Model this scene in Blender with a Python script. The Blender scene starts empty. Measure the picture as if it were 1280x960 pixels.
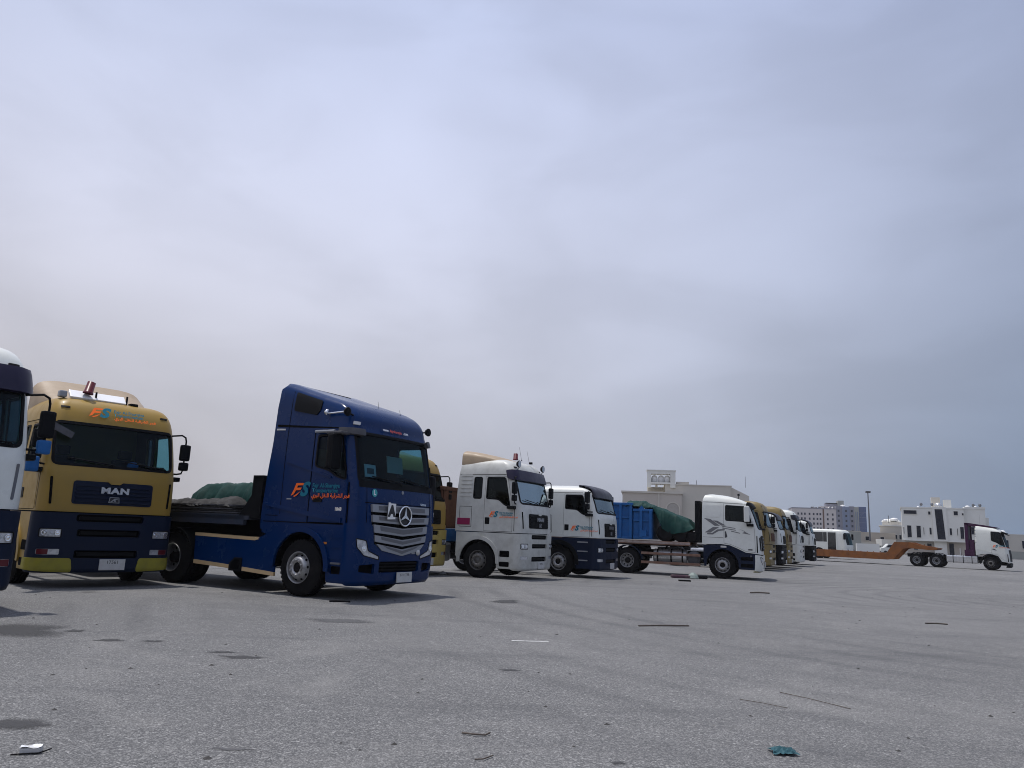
import bpy, bmesh, math, random
import numpy as np
from mathutils import Vector, Matrix
from mathutils.geometry import delaunay_2d_cdt
random.seed(7)
SC = bpy.context.scene
COL = SC.collection
R = math.radians
PI = math.pi

# ------------------------------------------------------------------ camera
CAMH = 1.37
cam_d = bpy.data.cameras.new('camera')
cam = bpy.data.objects.new('camera', cam_d)
COL.objects.link(cam)
SC.camera = cam
cam_d.sensor_width = 36.0
cam_d.lens = 940.0 / 1280.0 * 36.0
cam_d.clip_start = 0.05
cam_d.clip_end = 9000
_p, _r = R(11.0), R(2.4)
_F = Vector((0, math.cos(_p), math.sin(_p)))
_U = Vector((0, -math.sin(_p), math.cos(_p)))
_X = Vector((1, 0, 0))
_rx = math.cos(_r) * _X + math.sin(_r) * _U
_ux = -math.sin(_r) * _X + math.cos(_r) * _U
cam.matrix_world = Matrix(((_rx.x, _ux.x, -_F.x, 0), (_rx.y, _ux.y, -_F.y, 0), (_rx.z, _ux.z, -_F.z, CAMH), (0, 0, 0, 1)))

# ------------------------------------------------------------------ sun + sky
SUN_EL, SUN_AZ = 75.0, 152.0      # azimuth: direction the sun stands in, degrees from +X
sun_d = bpy.data.lights.new('sun', 'SUN')
sun_d.energy = 3.3
sun_d.angle = R(1.6)
sun_d.color = (1.0, 0.955, 0.9)
sun = bpy.data.objects.new('sun', sun_d)
COL.objects.link(sun)
_sd = Vector((math.cos(R(SUN_AZ)) * math.cos(R(SUN_EL)), math.sin(R(SUN_AZ)) * math.cos(R(SUN_EL)), math.sin(R(SUN_EL))))
sun.rotation_euler = _sd.to_track_quat('Z', 'Y').to_euler()

world = bpy.data.worlds.new('World')
SC.world = world
world.use_nodes = True
wn, wl = world.node_tree.nodes, world.node_tree.links
wn.clear()
wout = wn.new('ShaderNodeOutputWorld')
sky = wn.new('ShaderNodeTexSky')
sky.sky_type = 'NISHITA'
sky.sun_disc = False
sky.sun_elevation = R(SUN_EL)
sky.sun_rotation = R(90 - SUN_AZ)
sky.air_density = 1.4
sky.dust_density = 4.0
bg1 = wn.new('ShaderNodeBackground'); bg1.inputs['Strength'].default_value = 0.07
wl.new(sky.outputs[0], bg1.inputs['Color'])
tc = wn.new('ShaderNodeTexCoord')
# hazy overcast: smooth tint over the dome (paler upper left, bluer and darker to the right and low), broken by soft cloud
sep = wn.new('ShaderNodeSeparateXYZ'); wl.new(tc.outputs['Generated'], sep.inputs[0])
def _clamp(src, lo, hi):
    q = wn.new('ShaderNodeClamp'); q.inputs['Min'].default_value = lo; q.inputs['Max'].default_value = hi; wl.new(src, q.inputs['Value']); return q.outputs[0]
def _mul(a, b_):
    q = wn.new('ShaderNodeMath'); q.operation = 'MULTIPLY'; wl.new(a, q.inputs[0]); wl.new(b_, q.inputs[1]); return q.outputs[0]
_X1 = _clamp(sep.outputs['X'], -.6, .6); _Z1 = _clamp(sep.outputs['Z'], 0.0, .60)
_terms = [(_X1, (-0.275, -0.19, -0.09)), (_Z1, (0.818, 0.827, 1.024)), (_mul(_X1, _X1), (-0.303, -0.289, -0.305)), (_mul(_Z1, _Z1), (-0.989, -0.862, -0.733)), (_mul(_X1, _Z1), (0.096, -0.056, -0.282))]
_acc = None
for _s, _c in _terms:
    q = wn.new('ShaderNodeVectorMath'); q.operation = 'SCALE'; q.inputs[0].default_value = _c; wl.new(_s, q.inputs['Scale'])
    a_ = wn.new('ShaderNodeVectorMath'); a_.operation = 'ADD'
    if _acc is None: a_.inputs[0].default_value = (0.437, 0.455, 0.525)
    else: wl.new(_acc, a_.inputs[0])
    wl.new(q.outputs[0], a_.inputs[1]); _acc = a_.outputs[0]
mp = wn.new('ShaderNodeMapping'); mp.inputs['Scale'].default_value = (1.0, 1.0, 1.9); mp.inputs['Rotation'].default_value = (0.0, 0.35, 0.9); mp.inputs['Location'].default_value = (0.9, -0.6, 1.3)
wl.new(tc.outputs['Generated'], mp.inputs['Vector'])
nz = wn.new('ShaderNodeTexNoise'); nz.inputs['Scale'].default_value = 1.7; nz.inputs['Detail'].default_value = 3.5
nz.inputs['Roughness'].default_value = 0.42; nz.inputs['Distortion'].default_value = 0.35
wl.new(mp.outputs[0], nz.inputs['Vector'])
mrn = wn.new('ShaderNodeMapRange'); mrn.interpolation_type = 'SMOOTHSTEP'; mrn.inputs['From Min'].default_value = 0.33; mrn.inputs['From Max'].default_value = 0.67
mrn.inputs['To Min'].default_value = 0.92; mrn.inputs['To Max'].default_value = 1.09
wl.new(nz.outputs['Fac'], mrn.inputs['Value'])
mp2 = wn.new('ShaderNodeMapping'); mp2.inputs['Scale'].default_value = (1.0, 1.0, 2.4); mp2.inputs['Rotation'].default_value = (0.3, 0.75, 0.2); mp2.inputs['Location'].default_value = (2.1, 0.4, 0.6)
wl.new(tc.outputs['Generated'], mp2.inputs['Vector'])
nz2 = wn.new('ShaderNodeTexNoise'); nz2.inputs['Scale'].default_value = 3.2; nz2.inputs['Detail'].default_value = 6; nz2.inputs['Roughness'].default_value = 0.5; nz2.inputs['Distortion'].default_value = 0.6
wl.new(mp2.outputs[0], nz2.inputs['Vector'])
mrn2 = wn.new('ShaderNodeMapRange'); mrn2.interpolation_type = 'SMOOTHSTEP'; mrn2.inputs['From Min'].default_value = 0.36; mrn2.inputs['From Max'].default_value = 0.66
mrn2.inputs['To Min'].default_value = 0.95; mrn2.inputs['To Max'].default_value = 1.045
wl.new(nz2.outputs['Fac'], mrn2.inputs['Value'])
mxs = wn.new('ShaderNodeVectorMath'); mxs.operation = 'SCALE'; wl.new(_acc, mxs.inputs[0]); wl.new(_mul(mrn.outputs[0], mrn2.outputs[0]), mxs.inputs['Scale'])
bg2 = wn.new('ShaderNodeBackground'); bg2.inputs['Strength'].default_value = 1.0
wl.new(mxs.outputs[0], bg2.inputs['Color'])
wmix = wn.new('ShaderNodeMixShader'); wmix.inputs[0].default_value = 0.93
wl.new(bg1.outputs[0], wmix.inputs[1]); wl.new(bg2.outputs[0], wmix.inputs[2])
wl.new(wmix.outputs[0], wout.inputs['Surface'])

SC.cycles.filter_width = 1.0
SC.view_settings.view_transform = 'Standard'
SC.view_settings.look = 'None'
SC.view_settings.exposure = 0.0
SC.view_settings.gamma = 1.0

# ------------------------------------------------------------------ materials
MATS = {}
def _new(name):
    m = bpy.data.materials.new(name); m.use_nodes = True
    n = m.node_tree.nodes; l = m.node_tree.links
    return m, n, l, n['Principled BSDF']

def mat(name, col, rough=0.5, metal=0.0, coat=0.0, dirt=0.0, dscale=3.0, dcol=(0.22, 0.19, 0.16), bump=0.0, bscale=40.0, spec=0.5, low=0.0, rvar=0.12):
    """procedural paint / plastic / metal: base colour broken by noise dirt, splashes low on the body, roughness variation"""
    if name in MATS: return MATS[name]
    m, n, l, b = _new(name)
    b.inputs['Metallic'].default_value = metal
    b.inputs['Specular IOR Level'].default_value = spec
    if coat:
        b.inputs['Coat Weight'].default_value = coat; b.inputs['Coat Roughness'].default_value = 0.12
    tc = n.new('ShaderNodeTexCoord')
    nz = n.new('ShaderNodeTexNoise'); nz.inputs['Scale'].default_value = dscale; nz.inputs['Detail'].default_value = 6; nz.inputs['Roughness'].default_value = 0.62
    l.new(tc.outputs['Object'], nz.inputs['Vector'])
    mx = n.new('ShaderNodeMix'); mx.data_type = 'RGBA'
    mx.inputs[6].default_value = (*col, 1); mx.inputs[7].default_value = (*dcol, 1)
    mr = n.new('ShaderNodeMapRange'); mr.inputs['From Min'].default_value = 0.42; mr.inputs['From Max'].default_value = 0.78
    mr.inputs['To Max'].default_value = dirt
    l.new(nz.outputs['Fac'], mr.inputs['Value'])
    fac = mr.outputs[0]
    if low:
        sp = n.new('ShaderNodeSeparateXYZ'); l.new(tc.outputs['Object'], sp.inputs[0])
        m2 = n.new('ShaderNodeMapRange'); m2.inputs['From Min'].default_value = 1.5; m2.inputs['From Max'].default_value = 0.25; m2.inputs['To Max'].default_value = low
        l.new(sp.outputs['Z'], m2.inputs['Value'])
        n3 = n.new('ShaderNodeTexNoise'); n3.inputs['Scale'].default_value = 7; n3.inputs['Detail'].default_value = 8
        l.new(tc.outputs['Object'], n3.inputs['Vector'])
        mu = n.new('ShaderNodeMath'); mu.operation = 'MULTIPLY'; l.new(m2.outputs[0], mu.inputs[0]); l.new(n3.outputs['Fac'], mu.inputs[1])
        ad = n.new('ShaderNodeMath'); ad.operation = 'ADD'; ad.use_clamp = True
        l.new(mu.outputs[0], ad.inputs[0]); l.new(fac, ad.inputs[1]); fac = ad.outputs[0]
    l.new(fac, mx.inputs[0]); l.new(mx.outputs[2], b.inputs['Base Color'])
    rr = n.new('ShaderNodeMapRange'); rr.inputs['From Min'].default_value = 0.3; rr.inputs['From Max'].default_value = 0.7
    rr.inputs['To Min'].default_value = max(0.03, rough - rvar); rr.inputs['To Max'].default_value = min(1, rough + rvar)
    l.new(nz.outputs['Fac'], rr.inputs['Value']); l.new(rr.outputs[0], b.inputs['Roughness'])
    if bump:
        n2 = n.new('ShaderNodeTexNoise'); n2.inputs['Scale'].default_value = bscale; n2.inputs['Detail'].default_value = 4
        l.new(tc.outputs['Object'], n2.inputs['Vector'])
        bp = n.new('ShaderNodeBump'); bp.inputs['Strength'].default_value = bump; bp.inputs['Distance'].default_value = 0.02
        l.new(n2.outputs['Fac'], bp.inputs['Height']); l.new(bp.outputs[0], b.inputs['Normal'])
    MATS[name] = m
    return m

def glass(name, tint, refl=0.10, rough=0.03):
    if name in MATS: return MATS[name]
    m = bpy.data.materials.new(name); m.use_nodes = True
    n, l = m.node_tree.nodes, m.node_tree.links
    n.clear()
    o = n.new('ShaderNodeOutputMaterial')
    t = n.new('ShaderNodeBsdfTransparent'); t.inputs[0].default_value = (*tint, 1)
    g = n.new('ShaderNodeBsdfGlossy'); g.inputs['Color'].default_value = (0.75, 0.92, 1, 1); g.inputs['Roughness'].default_value = rough
    lw = n.new('ShaderNodeLayerWeight'); lw.inputs[0].default_value = 0.35
    mr = n.new('ShaderNodeMapRange'); mr.inputs['To Min'].default_value = refl; mr.inputs['To Max'].default_value = min(1, refl + (0.42 if refl > .1 else 0.22))
    l.new(lw.outputs['Fresnel'], mr.inputs['Value'])
    tc = n.new('ShaderNodeTexCoord')
    nz = n.new('ShaderNodeTexNoise'); nz.inputs['Scale'].default_value = 2.2; nz.inputs['Detail'].default_value = 5
    l.new(tc.outputs['Object'], nz.inputs['Vector'])
    bp = n.new('ShaderNodeBump'); bp.inputs['Strength'].default_value = 0.05; bp.inputs['Distance'].default_value = 0.05
    l.new(nz.outputs['Fac'], bp.inputs['Height']); l.new(bp.outputs[0], g.inputs['Normal'])
    d = n.new('ShaderNodeBsdfDiffuse'); d.inputs[0].default_value = (0.30, 0.29, 0.27, 1)
    mx = n.new('ShaderNodeMixShader'); l.new(mr.outputs[0], mx.inputs[0]); l.new(t.outputs[0], mx.inputs[1]); l.new(g.outputs[0], mx.inputs[2])
    m2 = n.new('ShaderNodeMixShader')
    du = n.new('ShaderNodeMapRange'); du.inputs['From Min'].default_value = 0.4; du.inputs['From Max'].default_value = 0.8; du.inputs['To Min'].default_value = 0.0; du.inputs['To Max'].default_value = 0.03
    l.new(nz.outputs['Fac'], du.inputs['Value'])
    l.new(du.outputs[0], m2.inputs[0]); l.new(mx.outputs[0], m2.inputs[1]); l.new(d.outputs[0], m2.inputs[2])
    l.new(m2.outputs[0], o.inputs['Surface'])
    MATS[name] = m
    return m

GOLD = mat('gold_paint', (0.315, 0.2, 0.04), 0.42, coat=0.08, dirt=0.3, dcol=(0.19, 0.14, 0.06), low=0.12, spec=.25)
GOLD2 = mat('dusty_tan_paint', (0.35, 0.265, 0.175), 0.5, coat=0.03, dirt=0.6, dcol=(0.24, 0.185, 0.13), low=0.3, spec=.3)
GOLD3 = mat('faded_gold_paint', (0.20, 0.145, 0.05), 0.5, coat=0.05, dirt=0.5, dcol=(0.15, 0.12, 0.07), low=0.3, spec=.3)
YELLOW = mat('yellow_plastic', (0.29, 0.255, 0.035), 0.5, dirt=0.5, dcol=(0.14, 0.13, 0.05), dscale=6, spec=.25)
NAVY = mat('navy_plastic', (0.006, 0.012, 0.032), 0.5, dirt=0.3, dcol=(0.018, 0.022, 0.034), low=0.14, spec=.15)
BLUE = mat('blue_paint', (0.0, 0.0185, 0.088), 0.24, coat=0.08, dirt=0.22, dcol=(0.006, 0.022, 0.06), dscale=1.8, low=0.14, spec=.16)
BLUEB = mat('blue_steel_paint', (0.012, 0.10, 0.30), 0.55, dirt=0.6, dcol=(0.02, 0.06, 0.15), dscale=4, spec=.25)
WHITE = mat('white_paint', (0.65, 0.665, 0.625), 0.34, coat=0.25, dirt=0.25, dcol=(0.36, 0.35, 0.31), low=0.4)
WHITED = mat('worn_white_paint', (0.54, 0.545, 0.51), 0.45, coat=0.1, dirt=0.5, dcol=(0.24, 0.23, 0.2), low=0.75)
PURPLE = mat('purple_plastic', (0.013, 0.009, 0.032), 0.4, coat=0.05, dirt=0.25, dcol=(0.05, 0.04, 0.07), spec=.3)
MAROON = mat('maroon_purple_paint', (0.045, 0.008, 0.04), 0.5, spec=.25, dirt=0.3, dcol=(0.06, 0.03, 0.05))
VISOR = mat('dark_visor_plastic', (0.014, 0.013, 0.022), 0.4, dirt=0.3, dcol=(0.035, 0.032, 0.04), spec=.25)
BLACK = mat('black_plastic', (0.004, 0.0045, 0.006), 0.6, dirt=0.35, dcol=(0.016, 0.016, 0.016), spec=.12)
GAP = mat('dark_gap', (0.003, 0.003, 0.004), 0.9, spec=.05)
RUBBER = mat('tyre_rubber', (0.007, 0.007, 0.008), 0.85, dirt=0.6, dcol=(0.026, 0.024, 0.022), spec=.1, dscale=5, bump=0.3, bscale=60)
RIM = mat('steel_rim', (0.34, 0.34, 0.345), 0.42, metal=0.5, dirt=0.75, dcol=(0.07, 0.06, 0.055), dscale=9)
RIMD = mat('dirty_dark_rim', (0.13, 0.125, 0.12), 0.6, metal=0.2, dirt=0.8, dcol=(0.05, 0.045, 0.04), dscale=9)
CHASSIS = mat('chassis_steel', (0.007, 0.007, 0.008), 0.8, dirt=0.6, dcol=(0.025, 0.02, 0.017), dscale=5, spec=.15)
RUST = mat('rusty_steel', (0.17, 0.085, 0.055), 0.8, dirt=0.7, dcol=(0.26, 0.2, 0.16), dscale=6, bump=0.2)
BROWN = mat('brown_skip_paint', (0.12, 0.055, 0.033), 0.7, spec=.2, dirt=0.7, dcol=(0.05, 0.03, 0.025), dscale=3)
ORANGE = mat('orange_trailer_paint', (0.25, 0.095, 0.028), 0.65, dirt=0.8, dcol=(0.11, 0.055, 0.035), spec=.2, dscale=2.2)
GOLDTRIM = mat('tan_trim_strip', (0.52, 0.37, 0.2), 0.4, dirt=0.4, dcol=(0.25, 0.19, 0.12))
ALU = mat('aluminium_tank', (0.55, 0.56, 0.57), 0.36, metal=0.8, dirt=0.5, dcol=(0.2, 0.19, 0.18), dscale=5)
CHROME = mat('bright_metal', (0.8, 0.81, 0.83), 0.16, metal=0.95, dirt=0.15)
SILVER = mat('silver_paint', (0.27, 0.28, 0.30), 0.4, metal=0.3, dirt=0.2, dcol=(0.25, 0.25, 0.25))
SILVERD = mat('silver_mesh', (0.12, 0.125, 0.14), 0.5, metal=0.3, dirt=0.3)
LAMP = mat('lamp_glass', (0.55, 0.57, 0.6), 0.12, metal=0.35, coat=1.0, dirt=0.7, dcol=(0.08, 0.08, 0.09), dscale=14)
BULB = mat('lamp_reflector', (0.85, 0.86, 0.88), 0.1, metal=0.9)
REDL = mat('red_lens', (0.10, 0.006, 0.012), 0.35, coat=0.15, spec=.3, dirt=0.2, dcol=(0.06, 0.01, 0.01))
AMBER = mat('amber_lens', (0.5, 0.16, 0.02), 0.25, coat=0.6)
PLATE = mat('plate_white', (0.5, 0.5, 0.49), 0.4, dirt=0.4, dcol=(0.3, 0.28, 0.25), dscale=12)
INK = mat('black_ink', (0.015, 0.015, 0.018), 0.5)
ORINK = mat('orange_print', (1.0, 0.17, 0.03), 0.6, spec=.1)
TEALINK = mat('teal_print', (0.02, 0.17, 0.24), 0.6, spec=.1)
WHINK = mat('white_print', (0.7, 0.71, 0.74), 0.4)
REDINK = mat('red_print', (0.5, 0.05, 0.03), 0.4)
PINK = mat('magenta_sticker', (0.26, 0.012, 0.075), 0.4, dirt=0.3, dcol=(0.12, 0.02, 0.05))
GRAPH = mat('graphite_stripe', (0.06, 0.06, 0.065), 0.45, dirt=0.2, dcol=(.1,.1,.1), spec=.3)
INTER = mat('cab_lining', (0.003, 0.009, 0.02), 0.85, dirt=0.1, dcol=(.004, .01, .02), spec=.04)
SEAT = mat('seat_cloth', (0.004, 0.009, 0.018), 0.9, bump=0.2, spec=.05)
BLUECLOTH = mat('blue_cloth', (0.05, 0.17, 0.42), 0.9, dirt=0.3)
TARP = mat('green_tarpaulin', (0.0035, 0.033, 0.028), 0.7, dirt=0.55, dcol=(0.008, 0.052, 0.045), dscale=2.6, bump=0.7, bscale=6, spec=.2)
TARPG = mat('grey_tarpaulin', (0.06, 0.059, 0.058), 0.85, dirt=0.9, dcol=(0.025, 0.022, 0.022), dscale=4, bump=0.9, bscale=9, spec=.1)
SHEET = mat('grey_sheet_metal', (0.09, 0.09, 0.1), 0.6, dirt=0.7, dcol=(0.04, 0.035, 0.03), dscale=5, spec=.3)
GLASSW = glass('windscreen_glass', (0.30, 0.52, 0.60), 0.003)
GLASSC = glass('clear_side_glass', (0.5, 0.78, 0.82), 0.03)
GLASSM = glass('bright_windscreen_glass', (0.22, 0.34, 0.36), 0.22)
GLASSD = glass('dark_side_glass', (0.035, 0.06, 0.09), 0.006)
GLASSB = glass('sky_mirroring_glass', (0.22, 0.34, 0.36), 0.36)

# ------------------------------------------------------------------ mesh helpers
class MB:
    def __init__(s): s.v = []; s.f = []; s.m = []; s.n = {}; s.sm = []
    def add(s, vs, fs, smooth=False):
        o = len(s.v); s.v += [tuple(v) for v in vs]; s.f += [tuple(i + o for i in f) for f in fs]; s.sm += [smooth] * len(fs)
        return o
    def box(s, x0, x1, y0, y1, z0, z1, bv=0.0, M=None):
        """axis box, optional chamfer bv, optional transform"""
        if x1 < x0: x0, x1 = x1, x0
        if y1 < y0: y0, y1 = y1, y0
        if z1 < z0: z0, z1 = z1, z0
        if bv <= 0:
            vs = [(x, y, z) for x in (x0, x1) for y in (y0, y1) for z in (z0, z1)]
            fs = [(0, 1, 3, 2), (4, 6, 7, 5), (0, 4, 5, 1), (2, 3, 7, 6), (0, 2, 6, 4), (1, 5, 7, 3)]
        else:
            b = min(bv, (x1 - x0) * .49, (y1 - y0) * .49, (z1 - z0) * .49)
            bm = bmesh.new()
            r = bmesh.ops.create_cube(bm, size=1.0)
            for v in r['verts']:
                v.co = Vector(((x0 + x1) / 2 + v.co.x * (x1 - x0), (y0 + y1) / 2 + v.co.y * (y1 - y0), (z0 + z1) / 2 + v.co.z * (z1 - z0)))
            bmesh.ops.bevel(bm, geom=list(bm.edges), offset=b, segments=2, profile=0.6, affect='EDGES')
            bm.verts.index_update()
            vs = [v.co.copy() for v in bm.verts]; fs = [tuple(v.index for v in f.verts) for f in bm.faces]; bm.free()
        if M is not None: vs = [M @ Vector(v) for v in vs]
        s.add(vs, fs)
        return s
    def tube(s, pts, r, n=8, cap=True, smooth=True):
        pts = [Vector(p) for p in pts]; rs = r if isinstance(r, (list, tuple)) else [r] * len(pts)
        vs, fs = [], []; up = Vector((0, 0, 1))
        for i, p in enumerate(pts):
            d = (pts[min(i + 1, len(pts) - 1)] - pts[max(i - 1, 0)]).normalized()
            a = d.cross(up)
            if a.length < .05: a = d.cross(Vector((1, 0, 0)))
            a.normalize(); b = d.cross(a).normalized()
            for k in range(n):
                t = 2 * PI * k / n
                vs.append(p + (a * math.cos(t) + b * math.sin(t)) * rs[i])
        for i in range(len(pts) - 1):
            for k in range(n):
                k2 = (k + 1) % n
                fs.append((i * n + k, i * n + k2, (i + 1) * n + k2, (i + 1) * n + k))
        s.add(vs, fs, smooth)
        if cap:
            s.add(vs[:n], [tuple(range(n))]); s.add(vs[-n:], [tuple(reversed(range(n)))])
        return s
    def lathe(s, prof, n=32, M=None, smooth=True, axis='Y', close=False):
        """prof: list of (along axis, radius)"""
        vs, fs = [], []
        for (a, r) in prof:
            for k in range(n):
                t = 2 * PI * k / n
                c, q = r * math.cos(t), r * math.sin(t)
                v = (c, a, q) if axis == 'Y' else ((c, q, a) if axis == 'Z' else (a, c, q))
                vs.append(M @ Vector(v) if M is not None else v)
        for i in range(len(prof) - 1):
            for k in range(n):
                k2 = (k + 1) % n
                fs.append((i * n + k, (i + 1) * n + k, (i + 1) * n + k2, i * n + k2))
        s.add(vs, fs, smooth)
        return s
    def prism(s, poly, y0, y1, plane='XZ', smooth=False):
        """extrude a 2D polygon (x,z) between y0 and y1 (or (y,z) along x, (x,y) along z)"""
        n = len(poly)
        def m(p, t):
            return (p[0], t, p[1]) if plane == 'XZ' else ((t, p[0], p[1]) if plane == 'YZ' else (p[0], p[1], t))
        vs = [m(p, y0) for p in poly] + [m(p, y1) for p in poly]
        fs = [tuple(range(n)), tuple(reversed(range(n, 2 * n)))]
        s.add(vs, fs)
        s.add(vs, [(i, i + n, (i + 1) % n + n, (i + 1) % n) for i in range(n)], smooth)
        return s
    def build(s, name, m, parent=None, fix=True):
        me = bpy.data.meshes.new(name)
        me.from_pydata(s.v, [], s.f)
        me.polygons.foreach_set('use_smooth', s.sm)
        if fix:
            bm = bmesh.new(); bm.from_mesh(me)
            bmesh.ops.recalc_face_normals(bm, faces=list(bm.faces)); bm.to_mesh(me); bm.free()
        me.materials.append(m)
        o = bpy.data.objects.new(name, me); COL.objects.link(o)
        if parent is not None: o.parent = parent
        return o

def box(name, m, parent, x0, x1, y0, y1, z0, z1, bv=0.0, M=None):
    return MB().box(x0, x1, y0, y1, z0, z1, bv, M).build(name, m, parent)

def empty(name, loc=(0, 0, 0), rz=0.0, label=None, cat=None, group=None, scale=1.0):
    o = bpy.data.objects.new(name, None); COL.objects.link(o)
    o.location = loc; o.rotation_euler = (0, 0, rz); o.scale = (scale,) * 3
    o.empty_display_size = 0.3
    tag(o, label, cat, group)
    return o

def tag(o, label=None, cat=None, group=None, kind=None):
    if label: o['label'] = label
    if cat: o['category'] = cat
    if group: o['group'] = group
    if kind: o['kind'] = kind
    return o

def copy_part(o, parent, swap=None):
    c = o.copy(); COL.objects.link(c); c.parent = parent
    if swap and c.type == 'MESH' and c.data.materials and c.data.materials[0] in swap:
        c.data = c.data.copy(); c.data.materials[0] = swap[o.data.materials[0]]
    for ch in o.children: copy_part(ch, c, swap)
    return c
def copy_thing(root, loc, rz, swap=None):
    r = root.copy(); COL.objects.link(r); r.location = loc; r.rotation_euler = (0, 0, rz)
    for k in ('label', 'group'):
        if k in r.keys(): del r[k]
    for ch in list(root.children): copy_part(ch, r, swap)
    return r

# ------------------------------------------------------------------ curved cab surface
def catmull(tab, v):
    n = len(tab)
    if v <= tab[0][0]: return tab[0][1:]
    if v >= tab[-1][0]: return tab[-1][1:]
    for i in range(n - 1):
        if tab[i][0] <= v <= tab[i + 1][0]: break
    h = tab[i + 1][0] - tab[i][0]; t = (v - tab[i][0]) / h
    out = []
    for k in range(1, len(tab[0])):
        p0, p1 = tab[i][k], tab[i + 1][k]
        d = (p1 - p0) / h
        dm = (p0 - tab[i - 1][k]) / (tab[i][0] - tab[i - 1][0]) if i > 0 else d
        dp = (tab[i + 2][k] - p1) / (tab[i + 2][0] - tab[i + 1][0]) if i < n - 2 else d
        m0 = 0 if dm * d <= 0 else 2 * dm * d / (dm + d)
        m1 = 0 if dp * d <= 0 else 2 * dp * d / (dp + d)
        if i == 0: m0 = d
        if i == n - 2: m1 = d
        t2, t3 = t * t, t * t * t
        out.append((2 * t3 - 3 * t2 + 1) * p0 + (t3 - 2 * t2 + t) * h * m0 + (-2 * t3 + 3 * t2) * p1 + (t3 - t2) * h * m1)
    return out

class Shell:
    """plan = front arc + rounded corners + two sides; prof rows: (v, z, front x, half width, rear x)"""
    def __init__(s, prof, rc=0.28, bul=0.10, lift=None, nomW=1.22, L=2.0):
        s.prof = prof; s.rc = rc; s.bul = bul; s.lift = lift
        s.a = nomW - rc; s.arc = rc * PI / 2; s.L = L; s.S = s.a + s.arc + L; s.c = {}
    def at(s, v):
        k = round(v, 4)
        if k not in s.c: s.c[k] = catmull(s.prof, v)
        return s.c[k]
    def raw(s, q, v):
        z, F, W, Rr = s.at(v)
        rc = min(s.rc, W * .9); t = abs(q); sg = 1 if q >= 0 else -1
        e = W - rc; xc = F - s.bul * (e / W) ** 2
        if t <= s.a:
            y = t / s.a * e; x = F - s.bul * (y / W) ** 2
        elif t <= s.a + s.arc:
            ph = (t - s.a) / s.arc * PI / 2; y = e + rc * math.sin(ph); x = xc - rc * (1 - math.cos(ph))
        else:
            u = (t - s.a - s.arc) / s.L; x = (xc - rc) + (Rr - (xc - rc)) * u; y = W
        if s.lift: z += s.lift(x, v)
        return Vector((x, sg * y, z))
    def nrm(s, q, v):
        d = .004
        a = s.raw(q + d, v) - s.raw(q - d, v); b = s.raw(q, v + d) - s.raw(q, v - d)
        n = a.cross(b)
        if n.length < 1e-9: return Vector((0, 0, 1))
        n.normalize()
        return n
    def P(s, q, v, off=0.0):
        p = s.raw(q, v)
        return p + s.nrm(q, v) * off if off else p
    def sx(s, x, v, side):
        z, F, W, Rr = s.at(v); rc = min(s.rc, W * .9); e = W - rc; xs = F - s.bul * (e / W) ** 2 - rc
        u = (xs - x) / (xs - Rr)
        return side * (s.a + s.arc + u * s.L) if u > 0 else side * (s.a + s.arc + (u * (xs - Rr)))
    def sy(s, y, v):
        z, F, W, Rr = s.at(v); rc = min(s.rc, W * .9); e = W - rc; sg = 1 if y >= 0 else -1
        if abs(y) <= e: return y / e * s.a
        return sg * (s.a + math.asin(min(1, (abs(y) - e) / rc)) * s.arc / (PI / 2))

def round_poly(pts, r, n=4):
    out = []; N = len(pts)
    for i, p in enumerate(pts):
        rr = r[i] if isinstance(r, (list, tuple)) else r
        p = Vector(p); a = Vector(pts[i - 1]); b = Vector(pts[(i + 1) % N])
        if rr <= 0: out.append((p.x, p.y)); continue
        da, db = a - p, b - p
        k = min(rr, da.length * .48, db.length * .48)
        A = p + da.normalized() * k; B = p + db.normalized() * k
        for j in range(n + 1):
            t = j / n; q = A * (1 - t) ** 2 + p * 2 * t * (1 - t) + B * t * t
            out.append((q.x, q.y))
    return out
def dens(pts, d=0.14, closed=True):
    out = []; N = len(pts)
    for i in range(N if closed else N - 1):
        a, b = Vector(pts[i]), Vector(pts[(i + 1) % N]); L = (b - a).length
        k = max(1, int(math.ceil(L / d)))
        for j in range(k):
            q = a + (b - a) * (j / k); out.append((q.x, q.y))
    if not closed: out.append(tuple(pts[-1]))
    return out
def inset(pts, d):
    """offset a closed polygon; positive d = inwards"""
    N = len(pts); A = sum(pts[i][0] * pts[(i + 1) % N][1] - pts[(i + 1) % N][0] * pts[i][1] for i in range(N))
    sg = 1 if A > 0 else -1; out = []
    for i in range(N):
        a, p, b = Vector(pts[i - 1]), Vector(pts[i]), Vector(pts[(i + 1) % N])
        e1 = (p - a); e2 = (b - p)
        if e1.length < 1e-7 or e2.length < 1e-7: out.append(tuple(p)); continue
        e1.normalize(); e2.normalize()
        n1 = Vector((-e1.y, e1.x)) * sg; n2 = Vector((-e2.y, e2.x)) * sg
        n = n1 + n2; L = n.length
        if L < .2: out.append(tuple(p + n1 * d)); continue
        n /= L
        out.append(tuple(p + n * (d / max(.35, n.dot(n1)))))
    return out
def fpoly(S, pts, r=0.0, d=.12):        # polygon in (y, v) on the front
    return [(S.sy(y, v), v) for y, v in dens(round_poly(pts, r), d)]
def spoly(S, pts, side, r=0.0, d=.12):  # polygon in (x, v) on a side
    return [(S.sx(x, v, side), v) for x, v in dens(round_poly(pts, r), d)]
def frect(S, y0, y1, v0, v1, r=0.0):
    return fpoly(S, [(y0, v0), (y1, v0), (y1, v1), (y0, v1)], r)
def srect(S, x0, x1, v0, v1, side, r=0.0):
    return spoly(S, [(x0, v0), (x1, v0), (x1, v1), (x0, v1)], side, r)

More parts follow.
